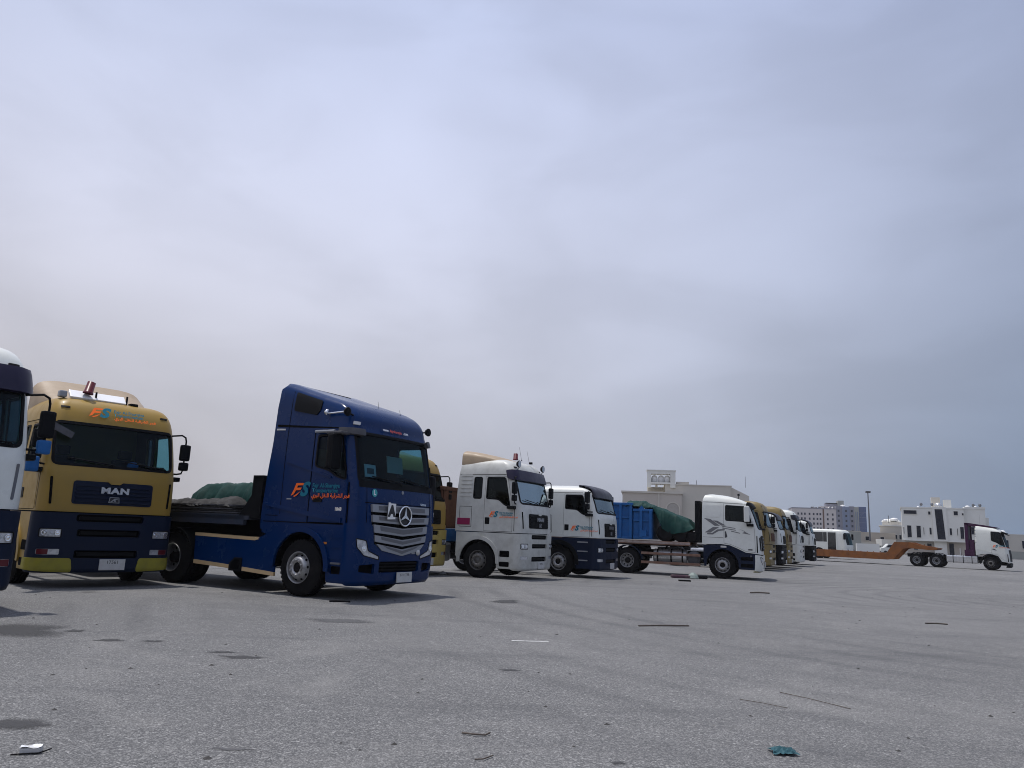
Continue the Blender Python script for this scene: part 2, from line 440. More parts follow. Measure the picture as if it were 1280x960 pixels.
def inpoly(P, poly):
    x, y = P[:, 0], P[:, 1]; r = np.zeros(len(P), bool); q = np.array(poly); j = len(q) - 1
    for i in range(len(q)):
        xi, yi = q[i]; xj, yj = q[j]
        if yi != yj:
            r ^= ((yi > y) != (yj > y)) & (x < (xj - xi) * (y - yi) / (yj - yi) + xi)
        j = i
    return r

def skin(S, name, m, parent, outer, holes=(), off=0.0, thick=0.03, gs=.15, gv=.12, extra=None, wrap=False):
    """a sheet of the cab surface bounded by outer, open at holes, with rims turned inwards"""
    loops = [outer] + list(holes)
    allp = []; edges = []
    for L in loops:
        o = len(allp); allp += L; n = len(L)
        edges += [(o + i, o + (i + 1) % n) for i in range(n)]
    q = np.array(outer)
    smin, vmin = q.min(0); smax, vmax = q.max(0)
    ss = [x for x in np.arange(-S.S, S.S, gs) if smin < x < smax]
    for sd in (-1, 1):
        ss += [sd * (S.a + S.arc * k / 6) for k in range(7)]
    vs = list(np.arange(math.floor(vmin / gv) * gv, vmax, gv))
    for i in range(len(S.prof) - 1):
        if S.prof[i + 1][0] > S.prof[0][0] and (S.prof[i + 1][0] - S.prof[i][0]) < .16:
            vs += [S.prof[i][0], (S.prof[i][0] + S.prof[i + 1][0]) / 2]
    ss = sorted(set(round(x, 4) for x in ss)); vs = sorted(set(round(x, 4) for x in vs))
    G = np.array([(a, b) for a in ss for b in vs if smin < a < smax and vmin < b < vmax] or [(1e9, 1e9)])
    k = inpoly(G, outer)
    for h in holes: k &= ~inpoly(G, h)
    G = G[k]
    if len(G):
        B = np.array(allp); dmin = np.full(len(G), 1e9)
        for i in range(0, len(B), 64):
            dd = ((G[:, None, :] - B[None, i:i + 64, :]) ** 2).sum(2).min(1); dmin = np.minimum(dmin, dd)
        G = G[dmin > .03 ** 2]
    pts = [Vector(p) for p in allp] + [Vector((float(a), float(b))) for a, b in G]
    r = delaunay_2d_cdt(pts, edges, [], 0, 1e-6)
    v2 = np.array([(p.x, p.y) for p in r[0]]); tr = r[2]
    if not len(tr): return None
    C = np.array([v2[list(t)].mean(0) for t in tr])
    keep = inpoly(C, outer)
    for h in holes: keep &= ~inpoly(C, h)
    P = [S.P(a, b, off) for a, b in v2]; N = [S.nrm(a, b) for a, b in v2]
    verts = list(P); faces = []; ln = []; sm = []
    for t, kk in zip(tr, keep):
        if not kk or len(t) != 3: continue
        a, b, c = t
        fn = (P[b] - P[a]).cross(P[c] - P[a])
        if fn.length < 1e-10: continue
        if fn.dot(N[a]) < 0: t = (a, c, b)
        faces.append(tuple(t)); ln += [N[i] for i in t]
    if thick:
        cnt = {}
        for f in faces:
            for i in range(len(f)):
                e = (f[i], f[(i + 1) % len(f)]); cnt[e] = cnt.get(e, 0) + 1
        bd = [e for e in cnt if (e[1], e[0]) not in cnt]
        im = {}
        def low(i):
            if i not in im:
                im[i] = len(verts); verts.append(P[i] - N[i] * thick)
            return im[i]
        for a, b in bd:
            f = (b, a, low(a), low(b))
            fn = (verts[f[1]] - verts[f[0]]).cross(verts[f[3]] - verts[f[0]])
            if fn.length > 0: fn.normalize()
            faces.append(f); ln += [fn] * 4
    if extra: 
        o = len(verts); ev, ef, en = extra; verts += ev
        for f in ef: faces.append(tuple(i + o for i in f)); ln += [en[i] for i in f]
    me = bpy.data.meshes.new(name)
    me.from_pydata([tuple(v) for v in verts], [], faces)
    me.polygons.foreach_set('use_smooth', [True] * len(faces))
    me.update()
    if len(me.loops) == len(ln):
        me.normals_split_custom_set([tuple(x) for x in ln])
    me.materials.append(m)
    o = bpy.data.objects.new(name, me); COL.objects.link(o)
    if parent is not None: o.parent = parent
    return o

def back_cap(S, v0, v1, n=16, roof=False):
    """flat rear wall and the roof closing"""
    vs = []; fs = []; ns = []
    rows = [v0 + (v1 - v0) * i / n for i in range(n + 1)]
    for v in rows:
        vs += [S.P(-S.S, v), S.P(S.S, v)]; ns += [Vector((-1, 0, 0))] * 2
    for i in range(n):
        a = 2 * i; fs.append((a, a + 2, a + 3, a + 1))
    if roof:
        o = len(vs); K = 40
        ring = [S.P(-S.S + 2 * S.S * k / K, v1) for k in range(K + 1)]
        c = sum(ring, Vector()) / len(ring); c.z += .02
        vs += ring + [c]; ns += [Vector((0, 0, 1))] * (K + 2)
        for k in range(K): fs.append((o + k, o + k + 1, o + K + 1))
    return vs, fs, ns

# ------------------------------------------------------------------ lettering
def text_mesh(body, size, bold=0.0, shear=0.0, align='CENTER', space=1.0, ext=0.0):
    cu = bpy.data.curves.new('lettering', 'FONT')
    cu.body = body; cu.size = size; cu.offset = bold; cu.shear = shear; cu.align_x = align; cu.align_y = 'CENTER'
    cu.space_character = space; cu.extrude = ext; cu.resolution_u = 3
    o = bpy.data.objects.new('tmp', cu); COL.objects.link(o)
    dg = bpy.context.evaluated_depsgraph_get()
    me = bpy.data.meshes.new_from_object(o.evaluated_get(dg))
    bpy.data.objects.remove(o); bpy.data.curves.remove(cu)
    return me
TXT = {}
def lettering(name, body, size, m, parent, M, **kw):
    """M maps text plane (x right, y up, z out) into the parent's frame"""
    k = (body, size, tuple(sorted(kw.items())))
    if k not in TXT: TXT[k] = text_mesh(body, size, **kw)
    me = TXT[k].copy(); me.name = name; me.transform(M); me.materials.clear(); me.materials.append(m)
    o = bpy.data.objects.new(name, me); COL.objects.link(o); o.parent = parent
    return o
def shape(name, polys, m, parent, M, th=.004):
    mb = MB()
    for p in polys: mb.prism(p, 0, th, 'XY')
    mb.v = [tuple(M @ Vector(v)) for v in mb.v]
    return mb.build(name, m, parent)
def mside(x, y, z, side=-1, s=1.0):    # on a side wall; side -1 = the right side (text reads rear to front)
    if side < 0: return Matrix(((s, 0, 0, x), (0, 0, -s, y), (0, s, 0, z), (0, 0, 0, 1)))
    return Matrix(((-s, 0, 0, x), (0, 0, s, y), (0, s, 0, z), (0, 0, 0, 1)))
def mfront(x, y, z, s=1.0, tilt=0.0):  # on the front; text reads right side -> left side of truck
    c, t = math.cos(tilt), math.sin(tilt)
    # text x -> +y ; text y -> up (leaning back by tilt) ; out -> +x
    return Matrix(((0, -t * s, c * s, x), (s, 0, 0, y), (0, c * s, t * s, z), (0, 0, 0, 1)))
ARAB = ''.join(reversed('\uFED3\uFEA0\uFEAE \uFE8D\uFEDF\uFEB8\uFEAE\uFED7\uFEF4\uFE94 \uFEDF\uFEE0\uFEE8\uFED8\uFEDE \uFE8D\uFEDF\uFE92\uFEAE\uFEF1'))
def company_logo(parent, M, name='company_logo'):
    """F S emblem, two teal lines and the orange Arabic line; about 1.25 wide, 0.36 high, origin left middle"""
    T = Matrix.Translation
    F_ = [[(0.0, -.15), (.085, .0), (.15, .15), (.40, .155), (.375, .10), (.20, .095), (.185, .04), (.335, .045), (.30, -.015), (.155, -.02), (.09, -.115)]]
    F2 = [[(.075, -.165), (.155, -.125), (.30, -.045), (.33, -.02), (.20, -.14), (.12, -.175)]]
    S_ = [[(.56, .14), (.40, .155), (.335, .10), (.335, .03), (.375, .0), (.29, -.09), (.22, -.165), (.41, -.175), (.47, -.15), (.505, -.10), (.50, -.03), (.44, .01), (.41, .045), (.42, .085), (.53, .095)],]
    o = shape(name, F_ + F2, ORINK, parent, M, .003)
    lettering('logo_letter', 'S', .44, TEALINK, o, M @ T((.40, -.005, .002)) @ Matrix.Scale(1.12, 4, (1, 0, 0)), bold=.022, shear=.35)
    # gap strokes of the S left in body colour by an inner counter
    lettering('logo_text', 'Fajr Al-Sharqiya', .135, TEALINK, o, M @ T((.68, .095, .003)), align='LEFT', bold=.003)
    lettering('logo_text', 'Transportation', .135, TEALINK, o, M @ T((.68, -.02, .003)), align='LEFT', bold=.003)
    lettering('logo_text', ARAB, .125, ORINK, o, M @ T((.68, -.135, .003)), align='LEFT', bold=.003)
    return o
# ------------------------------------------------------------------ wheels
def wheel_parts(kind, dual=False):
    """meshes around the y axis, outer face at -y (right side of a truck)"""
    w = .30 if not dual else .62
    r0 = .52
    ty = MB()
    prof = [(-.02, .285), (-.012, .31), (.0, .40), (.012, .465), (.03, .500), (.05, r0 - .002), (.075, r0), (.08, r0 - .012), (.09, r0 - .012), (.095, r0), (.145, r0 + .002), (.15, r0 - .012), (.16, r0 - .012), (.165, r0 + .002), (.215, r0), (.22, r0 - .012), (.23, r0 - .012), (.235, r0), (.26, .505), (.29, .46), (.3, .4), (.305, .29)]
    ty.lathe(prof, 40)
    if dual: ty.lathe([(a + .32, r) for a, r in prof], 40)
    for k in range(40):
        t = 2 * PI * k / 40
        M = Matrix.Rotation(t, 4, 'Y')
        ty.box(r0 - .012, r0 + .004, .035, .075, -.022, .022, M=M)
        ty.box(r0 - .012, r0 + .004, .235, .27, -.022, .022, M=M)
    rim = MB(); face = MB(); nut = MB(); hub = MB(); hole = MB()
    if kind == 'front':
        rim.lathe([(-.02, .288), (-.032, .292), (-.034, .284), (-.02, .272), (.03, .262), (.12, .25)], 36)
        face.lathe([(.06, .262), (.05, .25), (.01, .225), (-.04, .195), (-.062, .178), (-.068, .165), (-.068, .10), (-.02, .096), (-.02, .0)], 36)
        fy, fr = -.068, .137
        hub.lathe([(-.02, .098), (-.05, .09), (-.055, .0)], 24)
        holes = [(.006, .222, .026)]
    else:
        rim.lathe([(-.02, .288), (-.032, .292), (-.034, .284), (-.02, .272), (.06, .258), (.15, .25)], 36)
        face.lathe([(.14, .25), (.17, .22), (.17, .12), (.16, .10)], 36)
        fy, fr = .17, .14
        hub.lathe([(.17, .115), (.06, .105), (.0, .095), (-.01, .06), (-.01, .0)], 24)
        holes = [(.158, .21, .028)]
    for k in range(10):
        M = Matrix.Rotation(2 * PI * k / 10, 4, 'Y')
        nut.lathe([(fy, .017), (fy - .03, .017), (fy - .034, .008), (fy - .034, 0)], 6, M=M @ Matrix.Translation((fr, 0, 0)), smooth=False)
        M2 = Matrix.Rotation(2 * PI * (k + .5) / 10, 4, 'Y')
        for (hy, hr, hs) in holes:
            ang = .62 if kind == 'front' else 0
            hole.lathe([(0, hs), (-.006, hs * .8), (-.006, 0)], 10, M=M2 @ Matrix.Translation((hr, hy - .004, 0)) @ Matrix.Rotation(ang, 4, 'Z'))
    return ty, rim, face, nut, hub, hole
WH = {}
def wheel(parent, x, z, kind='front', side=-1, dual=False, y=1.2, m=None, steer=0.0, hubm=None, label=None):
    """wheel > tyre, rim, wheel_nuts, hub"""
    m = m or RIM; hubm = hubm or CHASSIS
    key = (kind, dual, m.name, hubm.name)
    if key not in WH:
        ty, rim, face, nut, hub, hole = wheel_parts(kind, dual)
        f = face.build('wheel', m, parent, fix=False); kids = [ty.build('tyre', RUBBER, f, False), rim.build('rim', m, f, False), nut.build('wheel_nuts', m, f, False), hub.build('hub', hubm, f, False), hole.build('hand_holes', GAP, f, False)]
        WH[key] = (f.data, [(k.name.split('.')[0], k.data) for k in kids])
        bpy.data.objects.remove(f)
        for k in kids: bpy.data.objects.remove(k)
    fd, kd = WH[key]
    o = bpy.data.objects.new('wheel', fd); COL.objects.link(o); o.parent = parent
    o.location = (x, -y if side < 0 else y, z); o.rotation_euler = (0, random.uniform(0, 6), (0 if side < 0 else PI) + steer)
    # Euler XYZ: spin about local Y first, then turned about Z
    for nm, d in kd:
        c = bpy.data.objects.new(nm, d); COL.objects.link(c); c.parent = o
        if nm in ('wheel_nuts', 'hand_holes'): c['kind'] = 'stuff'
    return o

def tyre_sag(): pass

# ------------------------------------------------------------------ shared truck parts
def chassis(t, xr, xf=-.5, z=.86, rails=True, axles=(), fifth=None, mud=True, m=None):
    m = m or CHASSIS
    mb = MB()
    for sy in (-1, 1):
        mb.box(xr, xf, sy * .38 - .04, sy * .38 + .04, z - .26, z)
        mb.box(xr, xf, sy * .38 - .09, sy * .38 + .04, z - .008, z + .012)
    x = xr + .2
    while x < xf:
        mb.box(x, x + .1, -.36, .36, z - .2, z - .05); x += .9
    mb.build('chassis_frame', m, t)
    for ax in axles:
        a = MB(); a.tube([(ax, -.95, .5), (ax, .95, .5)], .075, 8)
        a.lathe([(-.25, .0), (-.22, .15), (0, .2), (.22, .15), (.25, 0)], 12, M=Matrix.Translation((ax, 0, .5)))
        for sy in (-.5, .5): a.box(ax - .45, ax + .45, sy - .04, sy + .04, .55, .64)
        a.build('axle', m, t)
    if fifth:
        f = MB(); f.lathe([(z + .1, .0), (z + .1, .45), (z + .16, .46), (z + .17, .0)], 20, M=Matrix.Translation((fifth, 0, 0)), axis='Z')
        f.box(fifth - .4, fifth + .4, -.45, .45, z + .01, z + .1)
        f.build('fifth_wheel', m, t)

def arc_pts(cx, cz, r, a0, a1, n=12):
    return [(cx + r * math.cos(a0 + (a1 - a0) * i / n), cz + r * math.sin(a0 + (a1 - a0) * i / n)) for i in range(n + 1)]

def mudguard(t, x, side, r=.62, y0=.88, y1=1.24, m=None, a0=.1, a1=PI - .1, z=.52):
    o = arc_pts(x, z, r + .03, a0, a1); i = arc_pts(x, z, r, a1, a0)
    return MB().prism(o + i, side * y0, side * y1, 'XZ', True).build('mudguard', m or BLACK, t)

def interior(t, S, zf, x0, x1, wheel_side=1, W=1.1, seatz=None):
    sz = seatz or zf
    d = MB()
    d.box(x1 - .42, x1 - .05, -W + .05, W - .05, zf - .45, zf - .03, .05)
    d.box(x1 - .55, x1 - .3, wheel_side * .55 - .28, wheel_side * .55 + .28, zf - .3, zf + .05, .05)
    d.build('dashboard', INTER, t)
    for sy in (-1, 1):
        s = MB(); s.box(x1 - 1.25, x1 - .75, sy * .6 - .26, sy * .6 + .26, sz - .5, sz - .35, .05)
        s.box(x1 - 1.35, x1 - 1.22, sy * .6 - .25, sy * .6 + .25, sz - .4, sz + .25, .05)
        s.box(x1 - 1.34, x1 - 1.24, sy * .6 - .14, sy * .6 + .14, sz + .26, sz + .45, .04)
        s.build('seat', SEAT, t)
    sw = MB(); ring = []
    M = Matrix.Translation((x1 - .6, wheel_side * .6, zf + .03)) @ Matrix.Rotation(R(-35), 4, 'Y')
    for k in range(19):
        a = 2 * PI * k / 18; ring.append(M @ Vector((.225 * math.cos(a), .225 * math.sin(a), 0)))
    sw.tube(ring, .016, 6, cap=False)
    for a in (0, 2.2, 4.1): sw.tube([M @ Vector((0, 0, -.02)), M @ Vector((.22 * math.cos(a), .22 * math.sin(a), 0))], .018, 5)
    sw.tube([M @ Vector((0, 0, 0)), M @ Vector((0.0, 0, -.4))], .03, 6)
    sw.build('steering_wheel', BLACK, t)

def plate_obj(t, x, y, z, w=.46, h=.2, lines=None):
    o = box('number_plate', PLATE, t, x - .01, x + .012, y - w / 2, y + w / 2, z - h / 2, z + h / 2, .004)
    if lines:
        for i, (txt, s) in enumerate(lines):
            lettering('plate_text', txt, s, INK, o, mfront(x + .014, y, z + h * .22 - i * h * .45))
    return o

def mirror(t, S, side, x, y, z0, z1, arm_lo, arm_hi, m=None, w=.2, d=.12, small=True, sm=None):
    """big housing on a bent tube arm, small wide-angle one below"""
    m = m or BLACK; s = side
    a = MB()
    a.tube([(arm_hi[0], s * arm_hi[1], arm_hi[2]), (x, s * (y - .1), arm_hi[2] + .02), (x, s * (y - .02), arm_hi[2] - .02), (x, s * y, arm_hi[2] - .1), (x, s * y, z1), (x, s * y, arm_lo[2] + .1), (x, s * (y - .03), arm_lo[2] + .02), (x, s * (y - .12), arm_lo[2]), (arm_lo[0], s * arm_lo[1], arm_lo[2])], .018, 8)
    arm = a.build('mirror_arm', BLACK, t)
    zs = z0 + (z1 - z0) * .34 if small else z0
    h = box('mirror_housing', m, t, x - d / 2, x + d / 2, s * y - w / 2, s * y + w / 2, zs + .02, z1, .04)
    box('mirror_glass', CHROME, h, x - d / 2 - .004, x - d / 2 + .002, s * y - w / 2 + .025, s * y + w / 2 - .025, zs + .05, z1 - .03)
    if small:
        box('small_mirror_housing', sm or m, t, x - d / 2, x + d / 2, s * y - w / 2 + .01, s * y + w / 2 - .01, z0, zs - .01, .035)
    return h

def wipers(t, S, v0, spots, m=None, L=.75, ang=.25):
    for y in spots:
        mb = MB()
        p0 = S.P(S.sy(y, v0 - .03), v0 - .03, .02); y1 = y - L
        pts = [S.P(S.sy(y + (y1 - y) * k / 5, v0 + .02 + ang * .35 * k / 5), v0 + .02 + ang * .35 * k / 5, .035) for k in range(6)]
        mb.tube([p0, pts[0]] + pts, .012, 5)
        mb.build('wiper', BLACK, t)

def _unused(): pass
def spot_lamp(t, x, y, z, r=.09, m=None):
    mb = MB(); mb.lathe([(-.07, 0), (-.06, r * .6), (0, r), (.025, r), (.03, r * .92)], 18, M=Matrix.Translation((x, y, z)), axis='X')
    mb.tube([(x - .02, y, z - r), (x - .03, y, z - r - .12)], .015, 6)
    o = mb.build('spot_lamp', BLACK, t)
    MB().lathe([(.028, r * .9), (.034, 0)], 18, M=Matrix.Translation((x, y, z)), axis='X').build('lamp_lens', LAMP, o)
    return o

def beacon(t, x, y, z, tilt=0.0, r=.07, h=.2):
    M = Matrix.Translation((x, y, z)) @ Matrix.Rotation(tilt, 4, 'X')
    o = MB().lathe([(0, r * 1.15), (.03, r * 1.15), (.035, r), (h, r * .9), (h + .02, 0)], 16, M=M, axis='Z').build('beacon', REDL, t)
    return o

def antenna(t, x, y, z, h=.45, lean=-.1):
    MB().lathe([(0, .02), (.03, .015), (.04, 0)], 8, M=Matrix.Translation((x, y, z)), axis='Z').tube([(x, y, z), (x + lean, y, z + h)], [.005, .003], 5).build('antenna', BLACK, t)

def headlight(t, S, poly, m_frame=None, off=.012, bulbs=2, y0=0, y1=0, zc=0, r=.055, side=1):
    o = skin(S, 'headlight', LAMP, t, poly, off=off, thick=.04, gs=.05, gv=.05)
    fr = skin(S, 'headlight_frame', m_frame or BLACK, o, poly, [inset(poly, .018)], off=off + .006, thick=.02)
    for k in range(bulbs):
        y = y0 + (y1 - y0) * (k + .5) / bulbs
        q = S.sy(y, zc); p = S.P(q, zc, off + .004); n = S.nrm(q, zc)
        M = Matrix.Translation(p) @ n.to_track_quat('X', 'Z').to_matrix().to_4x4()
        MB().lathe([(.0, r), (.006, r), (.002, r * .8), (-.0, r * .45), (.004, r * .3), (.006, 0)], 16, M=M, axis='X').build('reflector', BULB if k % 2 == 0 else LAMP, o)
    return o

# ------------------------------------------------------------------ MAN style cabs (high roof TGA and lower TGS)
def man_truck(t, c):
    """c: colours and options. Local frame: x forward (front face at 0), y left, z up"""
    high = c.get('high', True)
    body, low, side_low = c['body'], c['low'], c.get('side_low', c['low'])
    ROOF = c.get('roof', 3.58 if high else 3.2)
    RR = c.get('rear', -2.3)
    if high:
        prof = [(.28, .28, -.05, 1.20, RR), (.34, .34, -.01, 1.22, RR), (1.39, 1.39, 0, 1.22, RR), (2.0, 2.0, -.03, 1.22, RR), (2.25, 2.25, -.09, 1.22, RR), (3.05, 3.05, -.29, 1.18, RR + .03),
                (3.25, 3.25, -.36, 1.15, RR + .05), (3.40, 3.40, -.45, 1.10, RR + .07), (3.50, 3.50, -.56, 1.03, RR + .1), (3.58, 3.565, -.74, .92, RR + .16), (3.70, 3.60, -1.0, .70, RR + .45), (3.8, 3.61, -1.2, .5, RR + .7)]
        if c.get('tall'): prof = [(a_, z_ + max(0, z_ - 3.05) * .28, f_, w_, r_) for a_, z_, f_, w_, r_ in prof]
        vt = 3.8; WT, WB = 3.03, 2.25
    else:
        prof = [(.28, .30, -.05, 1.20, RR), (.34, .34, -.01, 1.22, RR), (1.39, 1.37, 0, 1.22, RR), (2.0, 1.97, -.03, 1.22, RR), (2.25, 2.2, -.08, 1.22, RR), (2.92, 2.92, -.26, 1.19, RR + .02),
                (3.02, 3.02, -.31, 1.17, RR + .03), (3.10, 3.09, -.40, 1.13, RR + .05), (3.18, 3.155, -.54, 1.05, RR + .08), (3.26, 3.20, -.74, .93, RR + .16), (3.38, 3.235, -1.04, .7, RR + .4), (3.48, 3.24, -1.2, .5, RR + .7)]
        prof = [(a_, z_ - .11 * min(1, max(0, (z_ - 2.25) / .75)), f_, w_, r_) for a_, z_, f_, w_, r_ in prof]
        vt = 3.48; WT, WB = 2.90, 2.25
    S = Shell(prof, rc=.24, bul=.09)
    BB = 1.37          # bottom of the painted body
    fx = -.36          # front edge of the side door
    DR = -1.33         # rear edge of the side door
    arch = (-1.47, .52, .68)
    # ---- openings
    ws = frect(S, -1.08, 1.08, WB, WT, .09)
    doors, dwin, qwin = {}, {}, {}
    wt = WT - .03
    for sd in (-1, 1):
        doors[sd] = spoly(S, [(DR, BB + .02), (fx, BB + .02), (fx - .02, 2.2), (fx - .22, WT + .02), (DR, WT + .02)], sd, .04)
        dwin[sd] = spoly(S, [(DR + .07, WB + .12), (-.85, WB + .1), (-.62, WB - .08), (fx - .1, WB - .1), (fx - .13, 2.3), (fx - .29, wt), (DR + .07, wt)], sd, [.04, .08, .08, .05, .05, .06, .04])
        if c.get('qwin', True) and high:
            qwin[sd] = srect(S, DR - .38, DR - .12, WB + .12, wt, sd, .05)
    zb = BB
    outer = dens([(-S.S, BB), (S.sx(DR - .1, BB, -1), BB), (S.sx(fx + .1, BB, -1), BB), (S.sx(fx + .1, BB, 1), BB), (S.S, BB), (S.S, vt), (-S.S, vt)], .16)
    holes = [ws] + [doors[s] for s in (-1, 1)] + list(qwin.values())
    skin(S, 'cab_body', body, t, outer, holes, 0, .04, extra=back_cap(S, BB, vt, roof=True))
    # lining behind the skin with the same windows
    lin_h = [inset(ws, -.02)] + [inset(dwin[s], -.02) for s in (-1, 1)] + [inset(q, -.02) for q in qwin.values()]
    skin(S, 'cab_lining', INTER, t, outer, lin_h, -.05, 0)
    box('cab_floor', INTER, t, RR + .1, -.2, -1.1, 1.1, BB - .02, BB + .06)
    skin(S, 'windscreen', c.get('glass', GLASSW), t, inset(ws, -.01), off=-.02, thick=0)
    skin(S, 'windscreen_seal', BLACK, t, inset(ws, -.035), [inset(ws, .02)], .004, .02)
    for sd in (-1, 1):
        d = skin(S, 'door', body, t, inset(doors[sd], .012), [dwin[sd]], .004, .04)
        skin(S, 'door_window', c.get('sglass', GLASSD), d, inset(dwin[sd], -.01), off=-.02, thick=0)
        skin(S, 'window_seal', BLACK, d, inset(dwin[sd], -.02), [inset(dwin[sd], .018)], .008, .02)
        skin(S, 'door_handle', BLACK, d, srect(S, DR + .05, DR + .2, 1.6, 1.8, sd, .02), off=.012, thick=.01)
        if sd in qwin:
            q = skin(S, 'side_window', GLASSD, t, inset(qwin[sd], -.01), off=-.01, thick=0)
            skin(S, 'window_seal', BLACK, q, inset(qwin[sd], -.022), [inset(qwin[sd], .015)], .005, .02)
        if high:
            for k in range(6):        # pressed ribs behind the door
                z = WB + .16 + k * .125
                skin(S, 'pressed_rib', body, t, srect(S, RR + .12, DR - .46, z, z + .06, sd, .02), off=.014, thick=.014)
        # panel seams
        skin(S, 'locker_seam', GAP, t, srect(S, RR + .12, DR - .42, 1.5, 2.12, sd, .03), [inset(srect(S, RR + .12, DR - .42, 1.5, 2.12, sd, .03), .012)], .003, 0)
        # grab panel at the corner (air guide)
        skin(S, 'corner_seam', GAP, t, srect(S, fx + .05, fx + .065, BB + .05, WB - .15, sd), off=.003, thick=0)
        # roof gutter seam
        skin(S, 'gutter_seam', GAP, t, srect(S, RR + .06, fx - .28, WT + .06, WT + .075, sd), off=.003, thick=0)
    # corner air slots on the front
    for sd in (-1, 1):
        p = fpoly(S, [(sd * 1.035, 1.5), (sd * 1.075, 1.5), (sd * 1.10, 2.0), (sd * 1.06, 2.0)], .02)
        skin(S, 'air_slot', c.get('slotm', GAP), t, p, off=.006, thick=.006)
    # ---- grille
    gl = frect(S, -.72, .72, 1.52, 1.95, .06) if high else frect(S, -.62, .62, 1.42, 1.88, .06)
    g0, g1 = (1.52, 1.95) if high else (1.42, 1.88)
    gw = .72 if high else .62
    g = skin(S, 'grille', c.get('grille', NAVY), t, gl, off=.012, thick=.02)
    for k in range(5):
        z = g0 + .045 + k * (g1 - g0 - .07) / 5
        skin(S, 'grille_slat', c.get('grille', NAVY), g, frect(S, -gw + .05, gw - .05, z, z + .035, .01), off=.034, thick=.024)
    notch = fpoly(S, [(-.15, g1 + .012), (.15, g1 + .012), (.08, g1 - .04), (-.08, g1 - .04)])
    skin(S, 'grille_notch', body, t, notch, off=.036, thick=.02)
    if c.get('letters', True):
        zz = g0 + (g1 - g0) * .62
        lettering('maker_letters', 'MAN', .15, c.get('lm', mat('dull_chrome', (.5, .51, .53), .3, metal=.6, dirt=.3, dcol=(.3, .3, .3))), g, mfront(.032, 0, zz, 1, .02) @ Matrix.Scale(1.45, 4, (1, 0, 0)), bold=.008, ext=.006, space=1.12)
        M = mfront(.03, 0, g0 + .1)
        shape('maker_emblem', [[(-.10, -.055), (.10, -.055), (.085, .055), (-.085, .055)]], SILVER, g, M, .006)
        shape('emblem_field', [[(-.085, -.043), (.085, -.043), (.073, .045), (-.073, .045)]], INK, g, M @ Matrix.Translation((0, 0, .004)), .005)
        shape('emblem_lion', [[(-.07, -.035), (-.03, .0), (.0, .03), (.06, .035), (.065, .02), (.02, .01), (.03, -.035), (.01, -.035), (-.005, -.005), (-.04, -.035)]], SILVER, g, M @ Matrix.Translation((0, 0, .008)), .004)
    # ---- bumper and lower front
    o_b = 0.035
    bo = fpoly(S, [(-1.22, .31), (1.22, .31), (1.22, 1.35), (-1.22, 1.35)])
    qb = S.sx(-.37, 1.0, 1)
    bout = dens(round_poly([(-qb, .33), (-qb * .92, .30), (qb * .92, .30), (qb, .33), (qb, 1.35), (-qb, 1.35)], .02), .14)
    slots = [frect(S, -.60, .60, 1.2, 1.33, .05)]
    slots += [frect(S, -.56, .56, .93, 1.06, .03), frect(S, -.56, .56, .54, .68, .03)]
    hl = [frect(S, sd * .80, sd * 1.14, .90, 1.07, .03) if sd > 0 else frect(S, -1.14, -.80, .90, 1.07, .03) for sd in (-1, 1)]
    fl = [frect(S, sd * .80, sd * 1.14, .60, .70, .02) if sd > 0 else frect(S, -1.14, -.80, .60, .70, .02) for sd in (-1, 1)]
    if c.get('low_h'): pass
    b = skin(S, 'bumper', low, t, bout, slots + hl + fl, o_b, .05)
    skin(S, 'bumper_back', GAP, b, bout, [], -.03, 0)
    for sl in slots:
        q = skin(S, 'bumper_slat', c.get('slotbar', BLACK), b, [(a * .96, (v if True else v)) for a, v in inset(sl, .035)], off=.012, thick=.02)
    for k, sd in enumerate((-1, 1)):
        headlight(t, S, hl[k], c.get('hlf', BLACK), off=.03, bulbs=3, y0=sd * .82, y1=sd * 1.12, zc=.985, r=.05)
        f = skin(S, 'fog_lamp', LAMP, t, fl[k], off=.028, thick=.02)
        half = frect(S, sd * .98 if sd > 0 else -1.13, 1.13 if sd > 0 else -.98, .605, .695, .01)
        skin(S, 'indicator_lens', REDL if c.get('redfog', True) else LAMP, f, half, off=.034, thick=.008)
        if c.get('corner'):
            p = fpoly(S, [(sd * .62, .33), (sd * 1.215, .33), (sd * 1.215, .56), (sd * .66, .56)], .05) if False else \
                dens(round_poly([(sd * S.sy(.56, .4), .315), (sd * (qb + .03), .34), (sd * (qb + .03), .54), (sd * S.sy(.60, .5), .54)], .05), .1)
            skin(S, 'bumper_corner', c['corner'], t, p, off=.055, thick=.04)
    # tow eye covers
    plate_obj(t, S.P(S.sy(.12, .42), .42, o_b).x + .012, .12, .42, lines=c.get('plate'))
    # ---- visor, roof equipment
    wipers(t, S, WB, (-.05, .95), L=.8)
    if c.get('visor'):
        dv = .30 if high else .32
        vo = fpoly(S, [(-1.19, WT + c.get('vz', (-.10, .20))[0]), (1.19, WT + c.get('vz', (-.10, .20))[0]), (1.17, WT + c.get('vz', (-.10, .20))[1]), (-1.17, WT + c.get('vz', (-.10, .20))[1])], .06) if high else \
            fpoly(S, [(-1.1, WT - .12), (1.1, WT - .12), (1.02, 3.22), (-1.02, 3.22)], .05)
        skin(S, 'sun_visor', c['visor'], t, vo, off=.075, thick=.07)
    for sd in (-1, 1):
        if high:
            skin(S, 'marker_lamp', BLACK, t, frect(S, min(sd * .85, sd * 1.0), max(sd * .85, sd * 1.0), 3.32, 3.355, .01), off=.012, thick=.012)
